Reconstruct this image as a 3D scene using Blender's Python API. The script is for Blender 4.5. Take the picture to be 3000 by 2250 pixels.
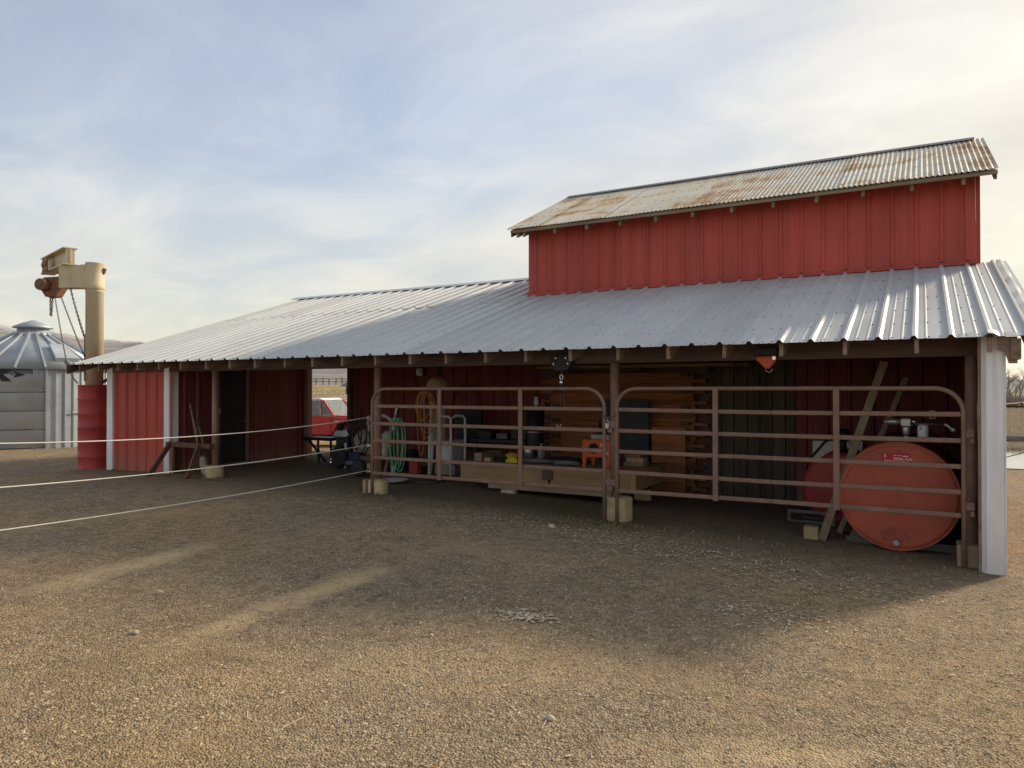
import bpy, bmesh, math, random
from mathutils import Vector, Matrix, noise as mnoise
random.seed(7)
D = bpy.data
for o in list(D.objects): D.objects.remove(o, do_unlink=True)
SC = bpy.context.scene
COL = SC.collection
R = math.radians

# ------------------------------------------------------------------ camera
cd = D.cameras.new('camera'); cam = D.objects.new('camera', cd); COL.objects.link(cam)
cam.location = (0, 0, 1.65); cam.rotation_euler = (R(90.487), 0, R(29.56))
cd.sensor_width = 36; cd.lens = 25.43; cd.clip_start = 0.05; cd.clip_end = 9000
SC.camera = cam
SC.cycles.max_bounces = 6; SC.cycles.diffuse_bounces = 3; SC.cycles.adaptive_threshold = 0.015; SC.cycles.glossy_bounces = 3; SC.cycles.transmission_bounces = 4

# ------------------------------------------------------------------ sun and sky
SUN_EL, SUN_AZ = R(27), R(28)               # azimuth measured from +Y towards +X
SDIR = Vector((math.sin(SUN_AZ)*math.cos(SUN_EL), math.cos(SUN_AZ)*math.cos(SUN_EL), math.sin(SUN_EL)))
sl = D.lights.new('sun', 'SUN'); sl.energy = 1.6; sl.angle = R(7.0); sl.color = (1.0, 0.86, 0.66)
so = D.objects.new('sun', sl); COL.objects.link(so)
so.rotation_euler = (-SDIR).to_track_quat('-Z', 'Y').to_euler()
so.location = (20, 40, 30)

W = D.worlds.new('World'); SC.world = W; W.use_nodes = True
nt = W.node_tree; nt.nodes.clear()
def N(tree, t, **kw):
    n = tree.nodes.new(t)
    for k, v in kw.items():
        if k == 'inp':
            for i, x in v.items(): n.inputs[i].default_value = x
        else: setattr(n, k, v)
    return n
def wl(a, ai, b, bi): nt.links.new(a.outputs[ai], b.inputs[bi])
def wmath(op, a, b=None, clamp=False):
    n = N(nt, 'ShaderNodeMath', operation=op, use_clamp=clamp)
    for i, x in enumerate((a, b)):
        if x is None: continue
        if isinstance(x, (int, float)): n.inputs[i].default_value = x
        else: nt.links.new(x, n.inputs[i])
    return n.outputs[0]
sky = N(nt, 'ShaderNodeTexSky', sky_type='NISHITA', sun_disc=False, sun_elevation=SUN_EL,
        sun_rotation=SUN_AZ, altitude=800, air_density=1.0, dust_density=1.2, ozone_density=1.6)
tc = N(nt, 'ShaderNodeTexCoord')
dirn = tc.outputs['Generated']
sep = N(nt, 'ShaderNodeSeparateXYZ'); nt.links.new(dirn, sep.inputs[0])
zc = wmath('MAXIMUM', sep.outputs[2], 0.0)
den = wmath('ADD', zc, 0.22)
px_ = wmath('DIVIDE', sep.outputs[0], den); py_ = wmath('DIVIDE', sep.outputs[1], den)
cmb = N(nt, 'ShaderNodeCombineXYZ'); nt.links.new(px_, cmb.inputs[0]); nt.links.new(py_, cmb.inputs[1])
mp = N(nt, 'ShaderNodeMapping'); mp.inputs['Rotation'].default_value = (0, 0, R(-24)); mp.inputs['Scale'].default_value = (1.15, 1.6, 1)
nt.links.new(cmb.outputs[0], mp.inputs[0])
n1 = N(nt, 'ShaderNodeTexNoise', inp={'Scale': 1.35, 'Detail': 6.0, 'Roughness': 0.58, 'Distortion': 0.45})
nt.links.new(mp.outputs[0], n1.inputs['Vector'])
n2 = N(nt, 'ShaderNodeTexNoise', inp={'Scale': 0.42, 'Detail': 2.0, 'Roughness': 0.5, 'Distortion': 0.2})
nt.links.new(mp.outputs[0], n2.inputs['Vector'])
# nearness of the sky direction to the sun: thin cloud glows there
vd = N(nt, 'ShaderNodeVectorMath', operation='DOT_PRODUCT'); nt.links.new(dirn, vd.inputs[0]); vd.inputs[1].default_value = SDIR
dsun = wmath('MAXIMUM', vd.outputs['Value'], 0.0)
glow = wmath('POWER', dsun, 5.0); glow2 = wmath('POWER', dsun, 26.0)
cov = wmath('ADD', wmath('MULTIPLY', n1.outputs['Fac'], 0.62), wmath('MULTIPLY', n2.outputs['Fac'], 0.62))
cov = wmath('ADD', cov, wmath('MULTIPLY', wmath('POWER', dsun, 3.0), 0.62))
low = wmath('SUBTRACT', 1.0, wmath('MULTIPLY', zc, 2.6), clamp=True)      # more cloud seen edge-on near the horizon
cov = wmath('ADD', cov, wmath('MULTIPLY', wmath('POWER', low, 1.3), 0.60))
mr = N(nt, 'ShaderNodeMapRange', interpolation_type='SMOOTHSTEP'); mr.inputs[1].default_value = 0.56; mr.inputs[2].default_value = 1.16
nt.links.new(cov, mr.inputs[0])
fac = wmath('ADD', wmath('MULTIPLY', mr.outputs[0], 0.50), 0.41)
# thin contrail
d1 = Vector((-0.9086, 0.2925, 0.2985)).normalized(); d2 = Vector((-0.8650, 0.3893, 0.2640)).normalized()
nrm = d1.cross(d2).normalized()
cv = N(nt, 'ShaderNodeVectorMath', operation='DOT_PRODUCT'); nt.links.new(dirn, cv.inputs[0]); cv.inputs[1].default_value = nrm
line = wmath('SUBTRACT', 1.0, wmath('DIVIDE', wmath('ABSOLUTE', cv.outputs['Value']), 0.0016), clamp=True)
ca = N(nt, 'ShaderNodeVectorMath', operation='DOT_PRODUCT'); nt.links.new(dirn, ca.inputs[0]); ca.inputs[1].default_value = d1
line = wmath('MULTIPLY', line, wmath('MULTIPLY', wmath('SUBTRACT', ca.outputs['Value'], 0.985), 55.0, clamp=True), clamp=True)
fac = wmath('ADD', fac, wmath('MULTIPLY', line, 0.28), clamp=True)
# cloud colour: grey white, warm and bright towards the sun, creamy near the horizon
cr = wmath('ADD', wmath('ADD', 4.5, wmath('MULTIPLY', glow, 0.7)), wmath('MULTIPLY', glow2, 0.9))
tex = wmath('ADD', 0.62, wmath('MULTIPLY', n1.outputs['Fac'], 0.76))
cr = wmath('MULTIPLY', cr, tex)
warm = N(nt, 'ShaderNodeMix', data_type='RGBA'); warm.inputs[6].default_value = (0.97, 0.96, 0.94, 1); warm.inputs[7].default_value = (1.06, 0.98, 0.79, 1)
nt.links.new(wmath('ADD', wmath('MULTIPLY', low, 1.1), wmath('MULTIPLY', glow, 0.75), clamp=True), warm.inputs[0])
cc = N(nt, 'ShaderNodeVectorMath', operation='SCALE'); nt.links.new(warm.outputs[2], cc.inputs[0]); nt.links.new(cr, cc.inputs['Scale'])
mx = N(nt, 'ShaderNodeMix', data_type='RGBA'); nt.links.new(fac, mx.inputs[0]); nt.links.new(sky.outputs[0], mx.inputs[6]); nt.links.new(cc.outputs[0], mx.inputs[7])
bg = N(nt, 'ShaderNodeBackground'); bg.inputs[1].default_value = 0.058
nt.links.new(mx.outputs[2], bg.inputs[0])
wo = N(nt, 'ShaderNodeOutputWorld'); nt.links.new(bg.outputs[0], wo.inputs[0])

vs = SC.view_settings
vs.view_transform = 'Standard'; vs.look = 'None'; vs.gamma = 1.0; vs.exposure = 1.62; vs.use_curve_mapping = False

# ------------------------------------------------------------------ helpers
class MB:
    """collects boxes, bars, tubes, lathes in world coordinates; build() links them as ONE mesh object"""
    def __init__(s): s.v = []; s.f = []; s.sm = []
    def add(s, vs_, fs, smooth=False):
        b = len(s.v); s.v += [tuple(p) for p in vs_]; s.f += [[b+i for i in f] for f in fs]; s.sm += [smooth]*len(fs); return s
    def box(s, x0, x1, y0, y1, z0, z1):
        return s.add([(x0,y0,z0),(x1,y0,z0),(x1,y1,z0),(x0,y1,z0),(x0,y0,z1),(x1,y0,z1),(x1,y1,z1),(x0,y1,z1)],
                     [(0,3,2,1),(4,5,6,7),(0,1,5,4),(1,2,6,5),(2,3,7,6),(3,0,4,7)])
    def bar(s, a, b, w, h, up=(0,0,1)):
        a, b = Vector(a), Vector(b); d = (b-a).normalized(); u = Vector(up)
        if abs(d.dot(u)) > 0.98: u = Vector((0,1,0))
        r = d.cross(u).normalized(); u = r.cross(d).normalized(); r *= w/2; u *= h/2
        return s.add([a-r-u,a+r-u,a+r+u,a-r+u,b-r-u,b+r-u,b+r+u,b-r+u],
                     [(0,1,2,3),(7,6,5,4),(0,4,5,1),(1,5,6,2),(2,6,7,3),(3,7,4,0)])
    def cyl(s, a, b, r0, r1=None, seg=16, cap=True):
        r1 = r0 if r1 is None else r1
        a, b = Vector(a), Vector(b); d = (b-a).normalized()
        u = d.orthogonal().normalized(); w = d.cross(u)
        base = len(s.v)
        ring = []
        for p, r in ((a, r0), (b, r1)):
            for i in range(seg):
                t = 2*math.pi*i/seg; ring.append(p + (u*math.cos(t)+w*math.sin(t))*r)
        s.add(ring, [(i, (i+1)%seg, seg+(i+1)%seg, seg+i) for i in range(seg)], True)
        if cap:
            s.f += [[base+i for i in reversed(range(seg))], [base+seg+i for i in range(seg)]]; s.sm += [False, False]
        return s
    def tube(s, pts, r, seg=8, cap=True):
        pts = [Vector(p) for p in pts]; n = len(pts); base = len(s.v)
        rr = r if isinstance(r, (list, tuple)) else [r]*n
        prev = None; ring = []
        for i, p in enumerate(pts):
            d = (pts[min(i+1, n-1)]-pts[max(i-1, 0)])
            d = d.normalized() if d.length > 1e-9 else Vector((0,0,1))
            if prev is None: u = d.orthogonal().normalized()
            else:
                u = prev - d*prev.dot(d); u = u.normalized() if u.length > 1e-6 else d.orthogonal().normalized()
            prev = u; w = d.cross(u)
            for k in range(seg):
                t = 2*math.pi*k/seg; ring.append(p+(u*math.cos(t)+w*math.sin(t))*rr[i])
        fs = [(i*seg+k, i*seg+(k+1)%seg, (i+1)*seg+(k+1)%seg, (i+1)*seg+k) for i in range(n-1) for k in range(seg)]
        s.add(ring, fs, True)
        if cap:
            s.f += [[base+i for i in reversed(range(seg))], [base+(n-1)*seg+i for i in range(seg)]]; s.sm += [False, False]
        return s
    def lathe(s, prof, c, seg=24, axis='z', smooth=True):
        """prof: list of (r, h) along the axis from point c"""
        c = Vector(c); base = len(s.v); n = len(prof); vs_ = []
        for r, h in prof:
            for k in range(seg):
                t = 2*math.pi*k/seg; a, b = r*math.cos(t), r*math.sin(t)
                vs_.append(c + (Vector((a,b,h)) if axis == 'z' else Vector((a,-h,b)) if axis == 'y' else Vector((h,a,b))))
        fs = [(i*seg+k, i*seg+(k+1)%seg, (i+1)*seg+(k+1)%seg, (i+1)*seg+k) for i in range(n-1) for k in range(seg)]
        s.add(vs_, fs, smooth)
        if prof[0][0] > 1e-4: s.f.append([base+k for k in reversed(range(seg))]); s.sm.append(False)
        if prof[-1][0] > 1e-4: s.f.append([base+(n-1)*seg+k for k in range(seg)]); s.sm.append(False)
        return s
    def prism(s, poly, a, b, fn):
        """poly: 2-D outline; fn(u, v, w) -> point; extruded from w=a to w=b"""
        n = len(poly)
        return s.add([fn(u, v, a) for u, v in poly]+[fn(u, v, b) for u, v in poly],
                     [list(reversed(range(n))), list(range(n, 2*n))]+[(i, (i+1)%n, n+(i+1)%n, n+i) for i in range(n)])
    def blob(s, c, r, sub=2, amp=0.15, sc=2.0, seed=0):
        bm = bmesh.new(); bmesh.ops.create_icosphere(bm, subdivisions=sub, radius=1)
        vs_ = []
        for v in bm.verts:
            k = 1 + amp*mnoise.noise(v.co*sc+Vector((seed*3.7, seed, 0)))
            vs_.append((c[0]+v.co.x*r[0]*k, c[1]+v.co.y*r[1]*k, c[2]+v.co.z*r[2]*k))
        s.add(vs_, [[v.index for v in f.verts] for f in bm.faces], True); bm.free(); return s
    def mesh(s, name, mat, off=(0,0,0)):
        me = D.meshes.new(name); ox, oy, oz = off
        me.from_pydata([(x-ox, y-oy, z-oz) for x, y, z in s.v], [], s.f); me.validate()
        bm = bmesh.new(); bm.from_mesh(me); bmesh.ops.recalc_face_normals(bm, faces=bm.faces); bm.to_mesh(me); bm.free()
        if len(me.polygons) == len(s.sm): me.polygons.foreach_set('use_smooth', s.sm)
        if mat: me.materials.append(mat)
        return me
    def build(s, name, mat, parent=None, bevel=0, at=None):
        off = base_of(parent) if parent else (at or (0,0,0))
        me = s.mesh(name, mat, off)
        o = D.objects.new(name, me); COL.objects.link(o)
        if parent: o.parent = parent
        elif at: o.location = at
        if bevel:
            m = o.modifiers.new('bevel', 'BEVEL'); m.width = bevel; m.segments = 2; m.limit_method = 'ANGLE'; m.angle_limit = R(50)
        return o
def base_of(o):
    b = Vector((0,0,0))
    while o: b += o.location; o = o.parent
    return b
def place(name, me, parent, loc, rot=(0,0,0)):
    """another object with shared mesh data, loc in world coordinates"""
    o = D.objects.new(name, me); COL.objects.link(o); o.parent = parent
    b = base_of(parent) if parent else Vector((0,0,0))
    o.location = Vector(loc)-b; o.rotation_euler = rot; return o
def thing(name, label, cat, loc, group=None):
    o = D.objects.new(name, None); COL.objects.link(o); o.empty_display_size = 0.2
    o.location = loc; return tag(o, label, cat, group)
def tag(o, label=None, cat=None, group=None, kind=None):
    if label: o['label'] = label
    if cat: o['category'] = cat
    if group: o['group'] = group
    if kind: o['kind'] = kind
    return o
def ss(a, b, x):
    t = max(0.0, min(1.0, (x-a)/(b-a))); return t*t*(3-2*t)
def interp(tab, x):
    if x <= tab[0][0]: return tab[0][1]
    for (a, p), (b, q) in zip(tab, tab[1:]):
        if x <= b: return p+(q-p)*ss(a, b, x)
    return tab[-1][1]
GX = [(-60,.0),(-24,.10),(-20,.10),(-16.5,.06),(-14.8,.04),(-13.6,.11),(-12,.135),(-7,.13),(-3.2,.05),(.4,-.06),(3,-.16),(10,-.28),(40,-.36)]
def ground(x, y):
    a = interp(GX, x)*ss(1.5, 8.0, y)
    a -= 0.10*ss(9, 11.3, y)*ss(-6, -3, x)*(1-ss(.5, 2, x))
    a = a + (-0.36-a)*ss(12.5, 20, y)
    d = math.hypot(x, y)
    if y > 10 and x < 0:
        az = math.atan2(-x, y)
        a += min(62, max(0, d-34))*0.043*ss(R(14), R(34), az)*(1-ss(R(46), R(54), az))
    a += 0.012*mnoise.noise(Vector((x*.35, y*.35, 0)))+0.006*mnoise.noise(Vector((x*1.3, y*1.3, 4)))
    if d > 26: a += (d-26)*0.004*mnoise.noise(Vector((x*.03, y*.03, 2)))
    return a

# ------------------------------------------------------------------ materials
MATS = {}
class NM:
    def __init__(s, name):
        s.m = D.materials.new(name); s.m.use_nodes = True; s.t = s.m.node_tree
        s.b = s.t.nodes['Principled BSDF']; MATS[name] = s.m
    def n(s, t, **kw): return N(s.t, t, **kw)
    def l(s, a, b): s.t.links.new(a, b)
    def pos(s): return s.n('ShaderNodeNewGeometry').outputs['Position']
    def mapv(s, v, scale=(1,1,1), rot=(0,0,0)):
        m = s.n('ShaderNodeMapping'); m.inputs['Scale'].default_value = scale; m.inputs['Rotation'].default_value = rot
        s.l(v, m.inputs[0]); return m.outputs[0]
    def noise(s, v, scale, detail=4, rough=.55, dist=0):
        n = s.n('ShaderNodeTexNoise', inp={'Scale': scale, 'Detail': detail, 'Roughness': rough, 'Distortion': dist}); s.l(v, n.inputs['Vector']); return n.outputs['Fac']
    def ramp(s, f, stops):
        r = s.n('ShaderNodeValToRGB'); e = r.color_ramp.elements
        while len(e) < len(stops): e.new(0.5)
        for k, (p, c) in zip(e, stops): k.position = p; k.color = (c, c, c, 1) if isinstance(c, (int, float)) else (*c, 1)
        s.l(f, r.inputs[0]); return r.outputs[0]
    def mix(s, f, a, b, mode='MIX'):
        m = s.n('ShaderNodeMix', data_type='RGBA', blend_type=mode)
        for i, x in ((0, f), (6, a), (7, b)):
            if isinstance(x, (int, float)): m.inputs[i].default_value = x if i == 0 else (x, x, x, 1)
            elif isinstance(x, tuple): m.inputs[i].default_value = (*x, 1)
            else: s.l(x, m.inputs[i])
        return m.outputs[2]
    def math(s, op, a, b=0.0, clamp=False):
        m = s.n('ShaderNodeMath', operation=op, use_clamp=clamp)
        for i, x in enumerate((a, b)):
            if isinstance(x, (int, float)): m.inputs[i].default_value = x
            else: s.l(x, m.inputs[i])
        return m.outputs[0]
    def bump(s, h, strength=.3, dist=.01):
        b = s.n('ShaderNodeBump'); b.inputs['Strength'].default_value = strength; b.inputs['Distance'].default_value = dist
        s.l(h, b.inputs['Height']); s.l(b.outputs[0], s.b.inputs['Normal'])
    def col(s, c):
        if isinstance(c, tuple): s.b.inputs['Base Color'].default_value = (*c, 1)
        else: s.l(c, s.b.inputs['Base Color'])
    def rough(s, r):
        if isinstance(r, (int, float)): s.b.inputs['Roughness'].default_value = r
        else: s.l(r, s.b.inputs['Roughness'])
    def metal(s, r):
        if isinstance(r, (int, float)): s.b.inputs['Metallic'].default_value = r
        else: s.l(r, s.b.inputs['Metallic'])
def sc(c, k): return tuple(min(1, x*k) for x in c)
def plain(name, c, rough=.6, metal=0, var=.25, scale=6, bump=.1, c2=None, spec=.4):
    m = NM(name); p = m.pos()
    f = m.noise(p, scale, 6, .65); g = m.noise(p, scale*7, 3, .6)
    ff = m.math('ADD', m.math('MULTIPLY', f, .7), m.math('MULTIPLY', g, .3))
    m.col(m.ramp(ff, [(.32, sc(c2 or c, 1-var)), (.66, sc(c, 1+var*.6))]))
    m.rough(m.ramp(f, [(.3, max(.05, rough-.1)), (.7, min(1, rough+.1))])); m.metal(metal)
    m.b.inputs['Specular IOR Level'].default_value = spec
    if bump: m.bump(g, bump, .004)
    return m.m
def worn(name, c, rough=.55, var=.2, rust=.5, rc=(.20, .085, .035), drip=True, scale=2.5):
    m = NM(name); p = m.pos()
    f = m.noise(p, scale, 5, .6); v = m.mapv(p, (7, 7, .8)) if drip else p
    g = m.noise(v, 1.3, 5, .7, .2); h = m.noise(p, 11, 5, .7)
    c_ = m.ramp(f, [(.3, sc(c, 1-var)), (.7, sc(c, 1+var*.5))])
    c_ = m.mix(m.ramp(g, [(.45, 0), (.75, .45*rust)]), c_, sc(rc, 1.5))
    k = m.math('ADD', m.math('MULTIPLY', h, .6), m.math('MULTIPLY', g, .5))
    k = m.ramp(k, [(.66, 0), (.72, rust)]); c_ = m.mix(k, c_, m.ramp(h, [(.4, sc(rc, .6)), (.8, sc(rc, 1.3))]))
    m.col(c_); m.rough(m.ramp(f, [(.3, rough-.08), (.7, rough+.15)])); m.b.inputs['Specular IOR Level'].default_value = .3
    m.bump(m.math('ADD', f, m.math('MULTIPLY', h, .15)), .25, .012); return m.m
def wood(name, c, axis=0, rough=.75, var=.45, c2=None, scale=1.0, knots=False):
    m = NM(name); p = m.pos()
    s = [26, 26, 26]; s[axis] = 1.3
    v = m.mapv(p, tuple(x*scale for x in s))
    f = m.noise(v, 1.0, 5, .6, .6); lo = m.noise(p, 1.7, 3, .5)
    s2 = [9, 9, 9]; s2[axis] = .4
    f2 = m.noise(m.mapv(p, tuple(s2)), 1.0, 2, .5)
    rnd = m.n('ShaderNodeObjectInfo').outputs['Random']
    ff = m.math('ADD', m.math('MULTIPLY', f, .6), m.math('MULTIPLY', f2, .4))
    c_ = m.ramp(ff, [(.30, sc(c2 or c, 1-var)), (.52, c), (.72, sc(c, 1+var*.5))])
    c_ = m.mix(.55, c_, m.ramp(lo, [(.3, .55), (.7, 1.0)]), 'MULTIPLY')
    c_ = m.mix(1.0, c_, m.ramp(rnd, [(0, .78), (1, 1.12)]), 'MULTIPLY')
    m.col(c_); m.rough(rough); m.b.inputs['Specular IOR Level'].default_value = .25; m.bump(ff, .35, .004); return m.m
def redsteel(name, c, rough=.45, dust=1.3):
    m = NM(name); p = m.pos()
    f = m.noise(m.mapv(p, (1.2, 1.2, .5)), 1.4, 5, .6); st = m.noise(m.mapv(p, (14, 14, .7)), 1.0, 3, .6); rnd = m.n('ShaderNodeObjectInfo').outputs['Random']
    c_ = m.ramp(f, [(.3, sc(c, .84)), (.7, sc(c, 1.12))])
    c_ = m.mix(.5, c_, m.ramp(st, [(.35, .78), (.65, 1.08)]), 'MULTIPLY')
    c_ = m.mix(1, c_, m.ramp(rnd, [(0, .88), (1, 1.10)]), 'MULTIPLY')
    # dust splashed up from the ground
    z = m.n('ShaderNodeSeparateXYZ'); m.l(p, z.inputs[0])
    dz = m.math('SUBTRACT', .62, z.outputs[2]); dz = m.math('MULTIPLY', dz, m.noise(p, 7, 4, .7), True)
    c_ = m.mix(m.math('MULTIPLY', dz, dust, True), c_, (.34, .25, .16))
    m.col(c_); m.rough(m.ramp(f, [(.3, rough-.08), (.7, rough+.14)])); m.b.inputs['Specular IOR Level'].default_value = .25
    m.bump(m.noise(m.mapv(p, (2.2, 2.2, 1)), 1.6, 2, .5), .10, .02); return m.m
def galv(name, c, rough=.42, metal=.75, rust=0.0, bumpd=.03, blot=1.0):
    m = NM(name); p = m.pos(); rnd = m.n('ShaderNodeObjectInfo').outputs['Random']
    f = m.noise(m.mapv(p, (1.5, .5, .8)), 1.6, 6, .65); sp = m.noise(p, 38, 3, .6)
    c_ = m.ramp(f, [(.3, sc(c, 1-.20*blot)), (.7, sc(c, 1+.10*blot))]); c_ = m.mix(.25*blot, c_, m.ramp(sp, [(.35, .75), (.65, 1.15)]), 'MULTIPLY')
    c_ = m.mix(1, c_, m.ramp(rnd, [(0, .90), (1, 1.07)]), 'MULTIPLY')
    r_ = m.ramp(m.math('ADD', m.math('MULTIPLY', f, .6), m.math('MULTIPLY', sp, .4)), [(.3, rough-.1), (.7, rough+.13)]); mt = metal
    if rust:
        s1 = m.noise(m.mapv(p, (4.5, .7, .7)), 1.0, 4, .6, .3); s0 = m.noise(m.mapv(p, (.8, 1.3, 1.3)), 1.0, 3, .6, .5)
        rm = m.math('ADD', m.math('MULTIPLY', s1, .55), m.math('MULTIPLY', s0, .75))
        mask = m.ramp(rm, [(.68, 0), (.80, rust)])
        wash = m.ramp(rm, [(.54, 0), (.76, .7)])
        fr = m.noise(m.mapv(p, (9, 3, 3)), 1.5, 5, .7)
        c_ = m.mix(wash, c_, (.56, .42, .22)); c_ = m.mix(mask, c_, m.ramp(fr, [(.3, (.22, .095, .04)), (.7, (.42, .21, .085))]))
        r_ = m.mix(mask, r_, .85); mt = m.math('MULTIPLY', metal, m.math('SUBTRACT', 1.0, m.math('MAXIMUM', mask, m.math('MULTIPLY', wash, .7))))
    m.col(c_); m.rough(r_); m.metal(mt)
    m.bump(m.noise(m.mapv(p, (1.6, 1.1, 1.1)), 2.4, 3, .5), .14*blot, bumpd); return m.m
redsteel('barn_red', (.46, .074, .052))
redsteel('inner_red', (.20, .042, .042), .55)  # darker copy of the red steel, shade of the bays put into its colour
galv('roof_steel', (.52, .535, .53), .60, .18, blot=.45)
galv('bin_steel', (.43, .47, .50), .50, .40)
galv('rusty_iron', (.60, .58, .51), .60, .12, rust=.85, blot=.6)
plain('ridge_steel', (.22, .21, .20), .6, .2, .2)
plain('screw', (.04, .04, .045), .5, .3, .1, 20, 0)
redsteel('white_trim', (.84, .81, .78), .45, .55)
wood('rafter_wood', (.32, .215, .15), 1)
wood('dark_beam', (.15, .095, .075), 0)
wood('crib_wood', (.40, .155, .062), 0, c2=(.25, .085, .032), var=.4)
wood('old_board', (.115, .09, .065), 2, var=.5)
wood('board_x', (.34, .22, .12), 0)
wood('board_z', (.30, .22, .14), 2)
wood('platform_wood', (.40, .25, .12), 0, var=.3)
wood('red_wood', (.16, .075, .05), 0)
wood('pale_wood', (.52, .38, .21), 2, var=.25)
wood('skid_wood', (.33, .245, .16), 0)
worn('panel_brown', (.235, .142, .10), .5, .25, .6, (.17, .075, .04), False, 6)
plain('post_brown', (.27, .155, .11), .55, .1, .25, 6, .1)
plain('concrete', (.55, .42, .23), .9, 0, .25, 7, .5, c2=(.48, .35, .18))
plain('door_dark', (.018, .018, .022), .5, 0, .3, 3)
plain('black', (.014, .014, .016), .55, 0, .3, 8)
plain('rubber', (.03, .029, .028), .85, 0, .3, 12, .2)
plain('steel', (.42, .42, .41), .38, .8, .2, 10)
plain('dark_steel', (.12, .115, .11), .5, .6, .3, 10)
plain('chain', (.16, .15, .13), .5, .7, .3, 30)
worn('tan_paint', (.60, .49, .315), .5, .12, .55)
plain('hoist_rust', (.24, .115, .055), .7, .1, .35, 9, .3)
worn('drum_red', (.44, .060, .058), .5, .25, .55)
worn('tank_red', (.46, .105, .060), .55, .22, .45, (.22, .06, .03))
plain('orange', (.55, .09, .025), .45, 0, .15, 5)
plain('sticker_red', (.50, .012, .03), .35, 0, .08, 8, 0)
plain('white', (.72, .70, .66), .5, 0, .12, 4)
plain('print_white', (.85, .85, .83), .5, 0, .03, 4, 0)
plain('print_black', (.02, .02, .024), .6, 0, .3, 6, 0)
plain('rope', (.66, .63, .55), .8, 0, .1, 40, 0)
plain('hose_green', (.10, .34, .19), .45, 0, .2, 8)
plain('cord_orange', (.50, .21, .05), .5, 0, .2, 8)
plain('canvas', (.34, .29, .23), .9, 0, .25, 8, .3)
plain('hood_tan', (.42, .31, .20), .8, 0, .25, 14, .3)
plain('blue_cloth', (.018, .024, .05), .9, 0, .4, 12, .4)
plain('yellow', (.62, .42, .02), .5, 0, .15, 10)
plain('truck_red', (.52, .025, .025), .25, 0, .08, 2, 0, spec=.5)
plain('chrome', (.62, .62, .60), .18, .95, .08, 5, 0)
plain('rock', (.52, .43, .31), .9, 0, .3, 9, .4)
plain('bark', (.24, .21, .195), .9, 0, .3, 3, 0)
plain('straw', (.54, .45, .32), .9, 0, .3, 6, 0)
wood('log_grey', (.19, .17, .145), 0)
def glass(name, c):
    m = NM(name); m.col(c); m.rough(.06); m.b.inputs['Specular IOR Level'].default_value = .7
    m.b.inputs['Transmission Weight'].default_value = .75; m.b.inputs['IOR'].default_value = 1.2; return m.m
glass('glass', (.55, .6, .58))
M = MATS

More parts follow.
